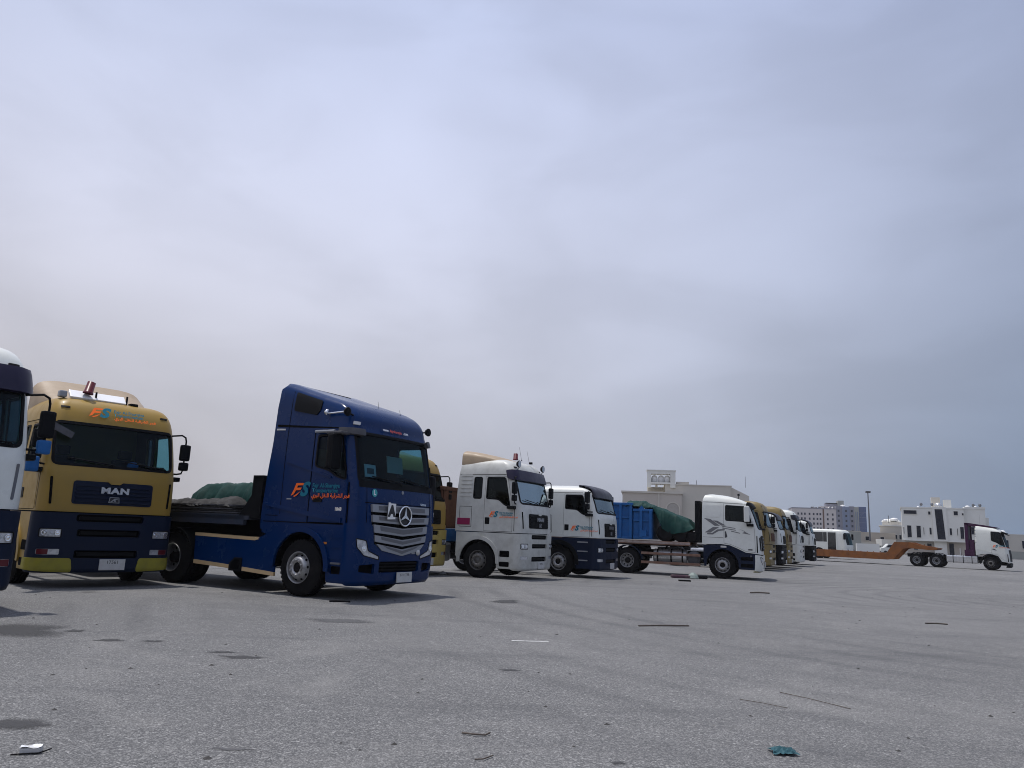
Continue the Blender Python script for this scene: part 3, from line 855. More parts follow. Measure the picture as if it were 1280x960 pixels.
    if c.get('deflector'):
        # roof air deflector: rises towards the rear
        mb = MB(); n = 14; rows = []
        dh = c.get('defh', .33)
        for i in range(9):
            u = i / 8; x = RR + .05 + u * c.get('deflen', 1.75)
            w = 1.1 - .35 * u ** 2; z0_ = 3.46 if i > 0 else 3.46
            h = dh * (1 - u ** c.get('defe', 1.5))
            row = []
            for k in range(n + 1):
                a = PI * k / n; cy = math.cos(a); sy_ = math.sin(a)
                row.append((x, w * (1 if cy > 0 else -1) * abs(cy) ** .4, 3.40 + (h + .18 * (1 - u)) * sy_ ** .38))
            rows.append(row)
        vs = [p for r_ in rows for p in r_]; fs = []
        for i in range(8):
            for k in range(n): fs.append((i * (n + 1) + k, i * (n + 1) + k + 1, (i + 1) * (n + 1) + k + 1, (i + 1) * (n + 1) + k))
        mb.add(vs, fs, True); mb.add(rows[0], [tuple(range(n + 1))])
        mb.build('roof_deflector', c['deflector'], t)
    # ---- lower side: arch, steps, side skirt
    ax, az, ar = arch
    for sd in (-1, 1):
        ang0, ang1 = -.32, PI + .32
        pts = arc_pts(ax, az, ar - .05, .0, PI, 14)
        # painted lower wing (front part with steps) and arch band
        pf = [(fx + .03, .32)] + [(fx + .03, 1.345), (RR + .05, 1.345), (RR + .05, .62)] + [(ax - ar + .05, .62)] + list(reversed(pts)) + [(ax + ar - .05, .32)]
        poly = spoly(S, pf, sd, 0, .1)
        st = [srect(S, -.74, -.42, .66, .84, sd, .03), srect(S, -.74, -.42, .38, .52, sd, .03)] if c.get('steps', True) else []
        skin(S, 'side_panel', side_low, t, poly, st if c.get('openstep', False) else [], .006, .05)
        for s_ in st:
            if not c.get('openstep', False): skin(S, 'step_well', GAP, t, s_, off=.01, thick=.004)
        fo = arc_pts(ax, az, ar + .05, -.1, PI + .1, 16); fi = arc_pts(ax, az, ar - .06, PI + .1, -.1, 16)
        MB().prism(fo + fi, sd * 1.20, sd * 1.262, 'XZ', True).build('wheel_arch', c.get('archm', side_low), t)
        MB().prism(arc_pts(ax, az, ar - .05, 0, PI) + arc_pts(ax, az, ar - .08, PI, 0), sd * .7, sd * 1.21, 'XZ', True).build('arch_liner', GAP, t)
        if c.get('barsteps'):
            for z in (1.18, .88, .58):
                box('step', SILVER, t, -.80, -.42, sd * 1.225, sd * 1.245, z, z + .04, .008)
    wh = c.get('wheels', RIM)
    for sd in (-1, 1):
        wheel(t, ax, .525, 'front', sd, m=wh, hubm=c.get('hubm', CHASSIS), steer=c.get('steer', 0) )
    # axle and engine underside
    a = MB(); a.tube([(ax, -.95, .45), (ax, .95, .45)], .07, 8); a.box(-1.6, -.3, -.42, .42, .5, 1.2); a.build('front_axle', CHASSIS, t)
    xr = c.get('xr', -6.2)
    if not c.get('nochassis'):
        rear = c.get('axle', -5.1)
        chassis(t, xr, -.6, .95, axles=(rear,), fifth=rear if c.get('fifth', True) else None)
        for sd in (-1, 1):
            wheel(t, rear, .525, 'rear', sd, dual=True, m=wh)
            mudguard(t, rear, sd, m=BLACK)
            if c.get('tank', True):
                MB().box(-4.2, -2.75, sd * .62, sd * 1.18, .42, 1.0, .08).build('fuel_tank', ALU, t)
    interior(t, S, WB - .02, 0, -.1, c.get('drv', 1))
    # mirrors
    mm = c.get('mirror', BLACK)
    for sd in (-1, 1):
        if sd == 1 and c.get('noleft'): continue
        mirror(t, S, sd, c.get('mx', -.24 if high else -.42), c.get('my', 1.40), c.get('mz0', WB + .05), c.get('mz1', WT - .17 if high else WT - .02), (-.28, 1.19, WB - .03), (-.4, 1.12, WT - .02), mm, w=.2 if high else .3, sm=c.get('small_mirror'))
    for sd in (-1, 1):   # kerb mirror bracket
        MB().box(-.52, -.26, sd * 1.2, sd * 1.34, WB - .18, WB - .09, .02).build('mirror_bracket', BLACK, t)
    return S, WB, WT

# ------------------------------------------------------------------ blue tractor with star emblem
def star_truck(t):
    body = BLUE
    prof = [(.27, .27, -.10, 1.17, -2.5), (.34, .34, -.03, 1.21, -2.5), (.75, .75, 0, 1.235, -2.5), (1.45, 1.45, -.01, 1.245, -2.52), (2.05, 2.05, -.06, 1.24, -2.48), (2.2, 2.2, -.09, 1.24, -2.47), (3.05, 3.05, -.26, 1.22, -2.40),
            (3.2, 3.20, -.31, 1.20, -2.40), (3.32, 3.35, -.35, 1.18, -2.40), (3.42, 3.46, -.43, 1.14, -2.38), (3.5, 3.54, -.56, 1.06, -2.36), (3.6, 3.59, -.80, .90, -2.3), (3.7, 3.59, -1.15, .6, -2.15)]
    def lift(x, v):
        k = min(1, max(0, (v - 3.0) / .45)); k = k * k * (3 - 2 * k)
        u = min(1, max(0, (-x - .35) / 1.95))
        return k * (.56 * u ** 1.1)
    S = Shell(prof, rc=.26, bul=.085, lift=lift, nomW=1.24)
    vt = 3.7
    WB, WT = 2.14, 3.06
    fx, DR = -.33, -1.27
    ws = frect(S, -1.12, 1.12, WB, WT, .07)
    BB = .9
    ax, az, ar = -1.38, .53, .66
    doors, dwin = {}, {}
    for sd in (-1, 1):
        arcd = arc_pts(ax, az, ar + .15, 1.62, .72, 6)
        doors[sd] = spoly(S, [(DR, 1.36)] + [(x_, z_) for x_, z_ in []] + [(-1.25, 1.36), (fx + .02, 1.36), (fx, 2.1), (fx - .12, 2.6), (fx - .2, 3.08), (DR, 3.08)], sd, .03)
        dwin[sd] = spoly(S, [(DR + .09, 2.42), (-.82, 2.34), (-.62, 2.22), (fx - .06, 2.17), (fx - .12, 2.5), (fx - .24, 3.0), (DR + .09, 3.0)], sd, [.05, .1, .1, .05, .06, .05, .06])
    outer = dens([(-S.S, 1.2), (S.sx(-1.9, 1.2, -1), 1.2), (S.sx(-.9, 1.2, -1), 1.25), (-S.a, 1.25), (S.a, 1.25), (S.sx(-.9, 1.2, 1), 1.25), (S.S, 1.2), (S.S, vt), (-S.S, vt)], .15)
    skin(S, 'cab_body', body, t, outer, [ws, doors[-1], doors[1]], 0, .04, extra=back_cap(S, 1.2, vt, roof=True))
    skin(S, 'cab_lining', INTER, t, outer, [inset(ws, -.02)] + [inset(dwin[s], -.02) for s in (-1, 1)], -.05, 0)
    box('cab_floor', INTER, t, -2.3, -.2, -1.1, 1.1, 1.28, 1.36)
    skin(S, 'windscreen', GLASSW, t, inset(ws, -.01), off=-.018, thick=0)
    skin(S, 'windscreen_seal', BLACK, t, inset(ws, -.03), [inset(ws, .025)], .004, .02)
    # black scuttle below the glass
    skin(S, 'scuttle_panel', BLACK, t, frect(S, -1.13, 1.13, WB - .10, WB + .01, .02), off=.006, thick=.01)
    # papers behind the glass
    q = S.P(S.sy(-.80, 2.37), 2.37, -.05)
    MB().box(-.012, 0, -.16, .16, -.12, .12, M=Matrix.Translation(q) @ Matrix.Rotation(-.2, 4, 'Y')).build('paper_notice', PLATE, t)
    MB().box(-.0, .004, -.10, .10, -.06, .05, M=Matrix.Translation(q) @ Matrix.Rotation(-.2, 4, 'Y')).build('notice_print', GRAPH, t)
    for sd in (-1, 1):
        d = skin(S, 'door', body, t, inset(doors[sd], .012), [dwin[sd]], .005, .04)
        skin(S, 'door_window', GLASSW, d, inset(dwin[sd], -.01), off=-.02, thick=0)
        skin(S, 'window_seal', BLACK, d, inset(dwin[sd], -.022), [inset(dwin[sd], .016)], .009, .02)
        skin(S, 'door_handle', BLACK, d, srect(S, -1.17, -.93, 1.74, 1.84, sd, .04), off=.02, thick=.02)
        # rising crease under the window
        cr = spoly(S, [(-1.95, 2.52), (-.75, 2.22), (-.75, 2.185), (-1.95, 2.50)], sd)
        skin(S, 'pressed_crease', body, t, cr, off=.03, thick=.03)
        # lower crease line from the rear edge to the front corner
        c2 = spoly(S, [(-2.46, 1.72), (-1.2, 1.56), (-.42, 1.46), (-.42, 1.38), (-1.2, 1.47), (-2.46, 1.66)], sd)
        skin(S, 'pressed_crease', body, t, c2, off=.032, thick=.032)
        # lower wing panel, around the wheel arch
        arc = arc_pts(ax, az, ar, 0, PI, 16)
        pf = [(fx + .04, .30), (fx + .04, 1.34), (-2.46, 1.34), (-2.46, 1.14), (-2.10, 1.06), (ax - ar, .8)] + list(reversed(arc)) + [(ax + ar, .30)]
        skin(S, 'side_panel', body, t, spoly(S, pf, sd, 0, .1), [srect(S, -.62, -.36, .46, .6, sd, .02)], .004, .05)
        for z in (.72, .92, 1.1):
            skin(S, 'panel_rib', body, t, srect(S, -.66, -.35, z, z + .055, sd, .02), off=.02, thick=.02)
        skin(S, 'step_well', GAP, t, srect(S, -.63, -.35, .45, .61, sd), off=-.03, thick=0)
        fo = arc_pts(ax, az, ar + .10, -.05, PI + .02, 18); fi = arc_pts(ax, az, ar - .01, PI + .02, -.05, 18)
        MB().prism(fo + fi, sd * 1.235, sd * 1.285, 'XZ', True).build('wheel_arch', body, t)
        MB().prism(arc_pts(ax, az, ar, 0, PI) + arc_pts(ax, az, ar - .03, PI, 0), sd * .7, sd * 1.235, 'XZ', True).build('arch_liner', GAP, t)
        skin(S, 'roof_seam', GAP, t, srect(S, -2.33, -.5, 3.115, 3.135, sd), off=.004, thick=0)
        skin(S, 'panel_seam', GAP, t, srect(S, -2.02, -2.005, 1.5, 3.42, sd), off=.003, thick=0)
        # blacked-out roof window
        rw = spoly(S, [(-1.93, 3.25), (-1.30, 3.25), (-1.22, 3.31), (-1.22, 3.42), (-1.93, 3.42)], sd, .03)
        skin(S, 'roof_vent_window', BLACK, t, rw, off=.02, thick=.02)
        # sun hood over the door window
        MB().box(-1.22, -.72, sd * 1.235, sd * 1.32, 3.04, 3.10, .03).build('window_hood', SILVER if sd < 0 else BLACK, t)
    for sd in (-1, 1):
        # A-pillar / corner panel seam, door-to-bumper seam, lower locker and step seams
        skin(S, 'corner_seam', GAP, t, spoly(S, [(-.30, 1.36), (-.275, 1.36), (-.30, 2.12), (-.325, 2.12)], sd), off=.006, thick=0)
        skin(S, 'door_seam', GAP, t, spoly(S, [(-1.285, 1.36), (-1.265, 1.36), (-1.265, 3.06), (-1.285, 3.06)], sd), off=.0065, thick=0)
        skin(S, 'waist_seam', GAP, t, srect(S, -2.44, -.32, 1.342, 1.36, sd), off=.0075, thick=0)
        skin(S, 'corner_fairing', body, t, spoly(S, [(-.25, 1.44), (-.10, 1.44), (-.14, 2.02), (-.27, 2.04)], sd, .03), off=.03, thick=.03)
        skin(S, 'locker_seam', GAP, t, srect(S, -2.40, -2.06, 1.46, 1.475, sd), off=.004, thick=0)
        skin(S, 'side_reflector', AMBER, t, srect(S, -.80, -.72, .98, 1.02, sd, .01), off=.02, thick=.01)
        MB().box(-.60, -.36, sd * 1.2, sd * 1.262, .63, .665, .01).build('step', SILVERD, t)
        MB().lathe([(0, .035), (.012, .03), (.014, 0)], 12, M=Matrix.Translation((-2.25, sd * 1.25, 1.62))).build('filler_cap', BLACK, t)
    # back of the front: upper hood panel seams
    skin(S, 'hood_seam', GAP, t, frect(S, -1.02, 1.02, 1.755, 1.77), off=.003, thick=0)
    for sd in (-1, 1):
        skin(S, 'hood_seam', GAP, t, frect(S, min(sd * .965, sd * .98), max(sd * .965, sd * .98), 1.4, 2.04), off=.003, thick=0)
    # ---- bumper body
    qb = S.sx(-.34, 1.0, 1)
    bo = dens(round_poly([(-qb, .34), (-qb * .9, .29), (qb * .9, .29), (qb, .34), (qb, 1.38), (S.a * .95, 1.38), (S.a * .8, 1.33), (-S.a * .8, 1.33), (-S.a * .95, 1.38), (-qb, 1.38)], .02), .14)
    low_in = [frect(S, -.60, .60, .50, .70, .03)]
    gv = fpoly(S, [(-.82, 1.38), (.82, 1.38), (.78, 1.02), (.58, .92), (0, .82), (-.58, .92), (-.78, 1.02)], .02)
    hl = []
    for sd in (-1, 1):
        hl.append(fpoly(S, [(sd * 1.16, 1.12), (sd * .96, 1.08), (sd * .90, .90), (sd * .62, .80), (sd * .62, .72), (sd * 1.02, .80), (sd * 1.14, .94)], .03))
    vents = [fpoly(S, [(sd * .72, .48), (sd * 1.08, .52), (sd * 1.08, .64), (sd * .72, .66)], .02) for sd in (-1, 1)]
    b = skin(S, 'bumper', body, t, bo, low_in + hl + vents + [gv], .03, .06)
    skin(S, 'bumper_back', GAP, b, bo, [], -.035, 0)
    for k, z in enumerate((.54, .60, .66)):
        skin(S, 'bumper_slat', BLACK, b, frect(S, -.58, .58, z - .012, z + .012), off=.006, thick=.02)
    for k, sd in enumerate((-1, 1)):
        headlight(t, S, hl[k], BLACK, off=.028, bulbs=1, y0=sd * .94, y1=sd * 1.08, zc=.93, r=.055)
    # ---- grille: upper two slats, lower three chevron slats
    g = skin(S, 'grille', GAP, t, fpoly(S, [(-.88, 1.74), (.88, 1.74), (.84, 1.42), (.78, 1.02), (.58, .90), (0, .80), (-.58, .90), (-.78, 1.02), (-.84, 1.42)], .02), off=.004, thick=.01)
    def chev(z0, z1, w0, w1, dip, name='grille_slat'):
        fr_ = dens(round_poly([(-w1, z1), (0, z1 - dip), (w1, z1), (w0, z0), (0, z0 - dip), (-w0, z0)], .015), .1)
        P_ = [(S.sy(y, v), v) for y, v in fr_]
        o = skin(S, name, SILVER, g, P_, off=.05, thick=.05)
        ins = dens(round_poly([(-w1 + .16, z1 - .025), (0, z1 - dip - .025), (w1 - .16, z1 - .025), (w0 - .16, z0 + .035), (0, z0 - dip + .035), (-w0 + .16, z0 + .035)], .01), .1)
        return ins
    ins = [chev(1.595, 1.735, .87, .88, .0), chev(1.415, 1.545, .85, .865, .03)]
    ins += [chev(1.225, 1.37, .80, .82, .06), chev(1.06, 1.18, .765, .785, .085), chev(.90, 1.02, .58, .73, .10)]
    for q in ins:
        skin(S, 'slat_mesh', SILVERD, g, [(S.sy(y, v), v) for y, v in q], off=.053, thick=.002)
    # star emblem
    M = mfront(.075, 0, 1.55)
    T = Matrix.Translation
    ring = MB(); pr = []
    for k in range(25):
        a = 2 * PI * k / 24; pr.append(M @ Vector((.185 * math.cos(a), .185 * math.sin(a), .0)))
    ring.tube(pr, .016, 8, cap=False); em = ring.build('star_emblem', CHROME, t)
    MB().lathe([(-.02, .18), (-.03, 0)], 24, M=M @ Matrix.Rotation(-PI / 2, 4, 'Y') @ Matrix.Rotation(0, 4, 'Y'), axis='X').build('emblem_disc', INK, em)
    arms = []
    for k in range(3):
        a = PI / 2 + k * 2 * PI / 3
        arms.append([(.175 * math.cos(a), .175 * math.sin(a)), (.035 * math.cos(a + 1.05), .035 * math.sin(a + 1.05)), (0, 0), (.035 * math.cos(a - 1.05), .035 * math.sin(a - 1.05))])
    shape('emblem_star', arms, CHROME, em, M @ T((0, 0, -.01)), .018)
    # letter A sign and round L sticker, small badge
    MA = mfront(.07, -.42, 1.635, 1, 0)
    s = shape('letter_sign', [[(-.115, -.16), (.115, -.15), (.11, .14), (-.04, .14), (-.05, .155), (-.11, .155)]], mat('bright_sign', (.8, .8, .78), .5), t, MA, .006)
    lettering('sign_letter', 'A', .27, INK, s, MA @ T((0, -.01, .008)), bold=.02)
    q = S.P(S.sy(-.78, 1.95), 1.95, .006)
    ML = mfront(q.x, q.y, q.z, 1, .06)
    circ = [(.075 * math.cos(2 * PI * k / 20), .075 * math.sin(2 * PI * k / 20)) for k in range(20)]
    s = shape('round_sticker', [circ], mat('teal_sticker', (.03, .30, .33), .4), t, ML, .004)
    lettering('sticker_letter', 'L', .12, WHINK, s, ML @ T((0, 0, .005)), bold=.006)
    q = S.P(S.sy(.02, 2.0), 2.0, .005)
    shape('hood_badge', [[(x_ * .45, y_ * .45) for x_, y_ in circ]], SILVER, t, mfront(q.x, q.y, q.z, 1, .06), .006)
    lettering('model_name', 'Actros', .07, CHROME, t, mfront(S.P(S.sy(.72, 1.79), 1.79, .006).x, .72, 1.80, 1, .03) @ Matrix.Rotation(.0, 4, 'Z'), bold=.002)
    # website line on the roof front
    n_ = 'www.fajrsharqiya.com'
    q = S.P(S.sy(-.18, 3.19), 3.19, .015)
    lettering('website_line', 'www.', .078, WHINK, t, mfront(q.x + .03, -.36, q.z, 1, .33), bold=.003)
    lettering('website_line', 'fajrsharqiya', .078, REDINK, t, mfront(q.x + .03, -.05, q.z, 1, .33), bold=.003)
    lettering('website_line', '.com', .078, WHINK, t, mfront(q.x + .03, .26, q.z, 1, .33), bold=.003)
    # sun visor corner (grey)
    for sd in (-1, 1):
        p = dens(round_poly([(sd * S.sy(.98, 3.0), 2.98), (sd * S.sx(-.62, 3.05, 1), 3.03), (sd * S.sx(-.62, 3.1, 1), 3.12), (sd * S.sy(.96, 3.05), 3.10)], .03), .08)
        skin(S, 'visor_corner', GRAPH, t, p, off=.085, thick=.085)
    wipers(t, S, WB, (-.02, .9), L=.82)
    plate_obj(t, .045, .12, .40, .46, .19, lines=[('٨٧٤١', .07), ('TRB 1478', .055)] if False else [('8741 TRB', .07)])
    # round maker dot low on the front
    MB().lathe([(.0, .055), (.02, .055), (.025, 0)], 16, M=T((.03, .52, .86)), axis='X').build('round_lamp', PLATE, t)
    skin(S, 'model_badge', SILVER, t, frect(S, .33, .45, .83, .88, .01), off=.036, thick=.006)
    # roof spots, antennas, work lamps
    for sd in (-1, 1):
        mb = MB(); x, y, z = -.42, sd * (1.32 if sd < 0 else 1.22), 3.42 if sd < 0 else 3.36
        mb.lathe([(-.05, 0), (-.045, .06), (0, .085), (.02, .085), (.025, .075), (.025, 0)], 16, M=T((x, y, z)), axis='X')
        mb.tube([(x - .03, y, z), (x - .08, sd * 1.0, z - .04)], .018, 6)
        mb.build('roof_spot_lamp', BLACK, t)
    mb = MB(); mb.tube([(-.98, -1.24, 3.42), (-.42, -1.26, 3.44)], .02, 8); mb.tube([(-.98, -1.1, 3.36), (-.98, -1.26, 3.44)], .02, 6); mb.build('air_horn', CHROME, t)
    MB().lathe([(-.06, .0), (-.05, .05), (.0, .06), (.02, .05), (.02, 0)], 14, M=T((-.98, -1.26, 3.44)), axis='X').build('horn_bell', CHROME, t)
    antenna(t, -.75, .0, 3.50, .35, -.08); antenna(t, -.6, .55, 3.45, .3)
    MB().tube([(-1.1, -.3, 3.62), (-.8, .0, 3.56)], .012, 6).build('roof_wire', BLACK, t)
    skin(S, 'marker_lamp', PLATE, t, srect(S, -.42, -.28, 3.2, 3.25, -1, .01), off=.02, thick=.02)
    skin(S, 'marker_lamp', PLATE, t, srect(S, -2.34, -2.1, 3.085, 3.1, -1, .0), off=.008, thick=.01)
    skin(S, 'marker_lamp', PLATE, t, srect(S, -1.86, -1.74, 1.78, 1.795, -1, .0), off=.008, thick=.008)
    # power figure on the door and company logo
    lettering('power_figure', '1848', .085, CHROME, t, mside(-.52, -1.252, 1.62), bold=.004)
    company_logo(t, mside(-1.74, -1.262, 1.97, -1, .80) @ Matrix.Rotation(.0, 4, 'Z'))
    # ---- chassis, side skirt, wheels
    chassis(t, -5.9, -.6, .95, axles=(-5.08,), fifth=-4.7)
    for sd in (-1, 1):
        wheel(t, ax, .525, 'front', sd, y=1.235)
        wheel(t, -5.05, .525, 'rear', sd, dual=True, y=1.25)
        mudguard(t, -5.05, sd, r=.60, y0=.6, y1=1.26)
        sk = [(-4.36, .46), (-4.40, 1.02), (-2.62, .99), (-2.12, 1.18), (-2.06, .95), (-2.02, .33), (-3.0, .38)]
        p = MB(); p.prism([(a, b) for a, b in sk], sd * 1.20, sd * 1.245, 'XZ'); o = p.build('side_skirt', body, t)
        MB().prism([(-4.36, .44), (-3.25, .40), (-3.25, .47), (-4.36, .52)], sd * 1.21, sd * 1.255, 'XZ').build('trim_strip', GOLDTRIM, o)
        MB().prism([(-2.90, .375), (-2.02, .33), (-2.02, .40), (-2.90, .45)], sd * 1.21, sd * 1.255, 'XZ').build('trim_strip', GOLDTRIM, o)
        MB().prism([(-4.40, 1.0), (-2.62, .97), (-2.5, 1.0), (-2.62, 1.03), (-4.40, 1.06)], sd * 1.05, sd * 1.255, 'XZ').build('trim_strip', GOLDTRIM, o)
        MB().prism([(-3.26, .36), (-3.26, .5), (-3.12, .62), (-2.92, .62), (-2.92, .36)], sd * 1.215, sd * 1.275, 'XZ').build('exhaust_outlet', BLACK, o)
        MB().prism([(-3.2, .40), (-3.2, .5), (-3.1, .58), (-2.97, .58), (-2.97, .40)], sd * 1.27, sd * 1.28, 'XZ').build('outlet_hole', GAP, o)
    MB().box(-4.3, -2.7, -1.15, 1.15, .45, .93).build('tank_box', CHASSIS, t)
    a = MB(); a.tube([(ax, -.95, .45), (ax, .95, .45)], .07, 8); a.box(-1.9, -.3, -.42, .42, .5, 1.25); a.build('front_axle', CHASSIS, t)
    for k, (y, m_) in enumerate(((-.35, REDL), (-.18, BLUEB), (.0, BLACK), (.2, AMBER))):   # coiled air lines to the trailer
        pts = [(-2.45 - .0 * i, y + .05 * math.cos(i * .9), 1.75 - .012 * i + .0) for i in range(1)]
        pts = [(-2.42, y, 1.95)] + [(-2.45 - i * .022, y + .055 * math.cos(i * 1.2), 1.62 + .055 * math.sin(i * 1.2) - .10 * math.sin(i / 26 * PI)) for i in range(27)] + [(-3.05, y, 1.5)]
        MB().tube(pts, .011, 5).build('air_hose', m_, t)
    interior(t, S, WB - .02, 0, -.1, 1)
    MB().box(-2.3, -2.28, -.9, .9, 1.4, 2.9).build('bunk_wall', SHEET, t)
    MB().box(-.012, 0, -.24, .26, -.17, .17, M=Matrix.Translation((-.62, .42, 2.58)) @ Matrix.Rotation(-.15, 4, 'Y')).build('sun_shade', mat('sunshade_board', (.42, .42, .36), .8), t)
    # big black mirrors with silver caps
    for sd in (-1, 1):
        if sd < 0:
            a = MB(); a.box(-.78, -.40, sd * 1.2, sd * 1.46, 2.99, 3.05, .03); a.build('mirror_arm', GRAPH, t)
            h = MB().box(-.66, -.50, sd * 1.42 - .13, sd * 1.42 + .13, 2.34, 3.0, .05).build('mirror_housing', BLACK, t)
            MB().box(-.665, -.658, sd * 1.42 - .1, sd * 1.42 + .1, 2.40, 2.94).build('mirror_glass', CHROME, h)
        else:
            h = MB().box(-.34, -.20, 1.16, 1.34, 1.72, 2.42, .05).build('mirror_housing', BLACK, t)
            MB().tube([(-.27, 1.2, 2.38), (-.30, 1.18, 2.6)], .02, 6).build('mirror_arm', BLACK, t)
    return S
# ------------------------------------------------------------------ white day-cab tractor with grey stripes
def stripe_truck(t):
    RR = -2.28
    prof = [(.30, .32, -.06, 1.18, RR), (.36, .36, -.01, 1.21, RR), (.8, .8, .02, 1.22, RR), (1.35, 1.35, .0, 1.22, RR), (1.9, 1.9, -.04, 1.22, RR), (2.1, 2.1, -.10, 1.22, RR), (2.8, 2.8, -.34, 1.19, RR + .01),
            (2.95, 2.93, -.44, 1.16, RR + .02), (3.05, 3.02, -.60, 1.10, RR + .04), (3.13, 3.08, -.85, 1.02, RR + .08), (3.2, 3.12, -1.1, .92, RR + .16), (3.3, 3.15, -1.3, .7, RR + .35)]
    def lift(x, v):
        k = min(1, max(0, (v - 2.8) / .35)); u = min(1, max(0, (-x - .4) / 1.5))
        return k * .16 * u ** .8
    S = Shell(prof, rc=.24, bul=.08, lift=lift)
    vt = 3.3; WB, WT = 1.98, 2.78
    fx, DR = -.27, -1.44
    ws = frect(S, -1.08, 1.08, WB, WT, .08)
    doors, dwin = {}, {}
    # sweeping lower edge of the painted side
    def low_edge(sd): return [(RR + .0, 1.30), (-1.55, 1.34), (-1.2, 1.30), (-.9, 1.18), (-.62, 1.05), (fx, 1.02)]
    for sd in (-1, 1):
        doors[sd] = spoly(S, [(DR, 1.37), (-1.2, 1.34), (-.9, 1.22), (-.62, 1.09), (fx + .02, 1.06), (fx, 1.95), (fx - .24, 2.92), (DR, 2.92)], sd, .03)
        dwin[sd] = spoly(S, [(DR + .08, 2.27), (-.72, 2.25), (-.55, 2.2), (fx - .12, 2.2), (fx - .2, 2.5), (fx - .30, 2.82), (DR + .08, 2.84)], sd, .05)
    le = {sd: [(S.sx(x, v, sd), v) for x, v in low_edge(sd)] for sd in (-1, 1)}
    outer = dens(le[-1] + [(-S.a * 1.05, .99), (S.a * 1.05, .99)] + list(reversed(le[1])) + [(S.S, vt), (-S.S, vt)], .15)
    skin(S, 'cab_body', WHITE, t, outer, [ws, doors[-1], doors[1]], 0, .04, extra=back_cap(S, 1.3, vt, roof=True))
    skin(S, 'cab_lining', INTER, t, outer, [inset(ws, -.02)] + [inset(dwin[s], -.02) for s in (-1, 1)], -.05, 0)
    box('cab_floor', INTER, t, RR + .1, -.2, -1.1, 1.1, 1.30, 1.36)
    skin(S, 'windscreen', GLASSW, t, inset(ws, -.01), off=-.02, thick=0)
    skin(S, 'windscreen_seal', BLACK, t, inset(ws, -.04), [inset(ws, .02)], .004, .02)
    # black corner posts beside the screen
    for sd in (-1, 1):
        d = skin(S, 'door', WHITE, t, inset(doors[sd], .010), [dwin[sd]], .004, .04)
        skin(S, 'door_window', GLASSD, d, inset(dwin[sd], -.01), off=-.02, thick=0)
        skin(S, 'window_seal', BLACK, d, inset(dwin[sd], -.022), [inset(dwin[sd], .016)], .008, .02)
        skin(S, 'door_handle', GRAPH, d, spoly(S, [(DR + .04, 1.58), (DR + .14, 1.62), (DR + .09, 1.84), (DR + .04, 1.84)], sd, .02), off=.012, thick=.01)
        wp = srect(S, -2.1, -1.58, 2.38, 2.86, sd, .06)
        skin(S, 'pressed_panel', WHITE, t, wp, off=.012, thick=.012)
        skin(S, 'gutter_seam', GAP, t, srect(S, RR + .04, -.52, 2.93, 2.94, sd), off=.003, thick=0)
        skin(S, 'waist_seam', GAP, t, srect(S, RR + .04, DR - .02, 1.585, 1.595, sd), off=.003, thick=0)
        # graphite stripes
        P_ = lambda pts: spoly(S, pts, sd, 0, .1)
        for pts in ([(-2.2, 2.33), (-1.95, 2.30), (-1.58, 2.05), (-1.78, 2.04)], [(-1.86, 2.25), (-1.68, 2.24), (-1.36, 2.07), (-1.52, 2.06)], [(-1.50, 2.05), (-1.0, 1.98), (-.98, 1.95), (-1.50, 2.02)],
                    [(-2.17, 1.77), (-1.95, 1.77), (-1.62, 1.99), (-1.85, 1.99)], [(-2.08, 1.70), (-1.86, 1.70), (-1.62, 1.85), (-1.40, 1.88), (-1.40, 1.93), (-1.68, 1.90), (-1.88, 1.76), (-2.08, 1.75)],
                    [(-1.50, 1.95), (-.98, 1.88), (-.98, 1.91), (-1.50, 1.98)], [(-1.16, 1.87), (-.82, 1.80), (-.82, 1.77), (-1.16, 1.84)],
                    [(-.86, 1.96), (-.42, 1.74), (-.74, 1.79), (-.62, 1.86)]):
            skin(S, 'side_stripe', mat('grey_stripe_film', (.15, .15, .155), .45, dirt=.2, dcol=(.25, .25, .25), spec=.3), t, P_(pts), off=.0145 if False else .009, thick=.002)
        skin(S, 'maker_badge', GRAPH, t, srect(S, -.52, -.36, 1.14, 1.19, sd, .01), off=.012, thick=.006)
        # dark lower wing and step box
        ax, az, ar = -1.5, .53, .62
        pf = [(fx + .03, .40), (fx + .03, 1.0), (-.62, 1.03), (-.9, 1.16), (-1.2, 1.28), (-1.55, 1.32), (RR + .05, 1.28), (RR + .05, .62), (ax - ar, .6)] + list(reversed(arc_pts(ax, az, ar, 0, PI, 14))) + [(ax + ar, .40)]
        skin(S, 'side_panel', NAVY, t, spoly(S, pf, sd, 0, .1), [], .0, .05)
        fo = arc_pts(ax, az, ar + .08, -.1, PI + .1, 16); fi = arc_pts(ax, az, ar, PI + .1, -.1, 16)
        MB().prism(fo + fi, sd * 1.20, sd * 1.27, 'XZ', True).build('wheel_arch', NAVY, t)
        MB().prism(arc_pts(ax, az, ar, 0, PI) + arc_pts(ax, az, ar - .03, PI, 0), sd * .7, sd * 1.21, 'XZ', True).build('arch_liner', GAP, t)
        for z in (.48, .74):
            MB().box(-.80, -.34, sd * 1.212, sd * 1.225, z, z + .14, .01).build('step_well', GAP, t)
        MB().box(-1.56, -1.34, sd * 1.262, sd * 1.285, 1.20, 1.27, .02).build('marker_lamp', PLATE, t)
        MB().lathe([(0, .03), (.02, .02), (.02, 0)], 10, M=Matrix.Translation((-.42, sd * 1.235, .92)) , axis='Y').build('side_lamp', PLATE, t)
        wheel(t, ax, .525, 'front', sd, m=RIM)
        wheel(t, -5.3, .525, 'rear', sd, dual=True, m=RIMD if sd > 0 else RIM)
        mudguard(t, -5.3, sd, r=.60, y0=.62, m=NAVY)
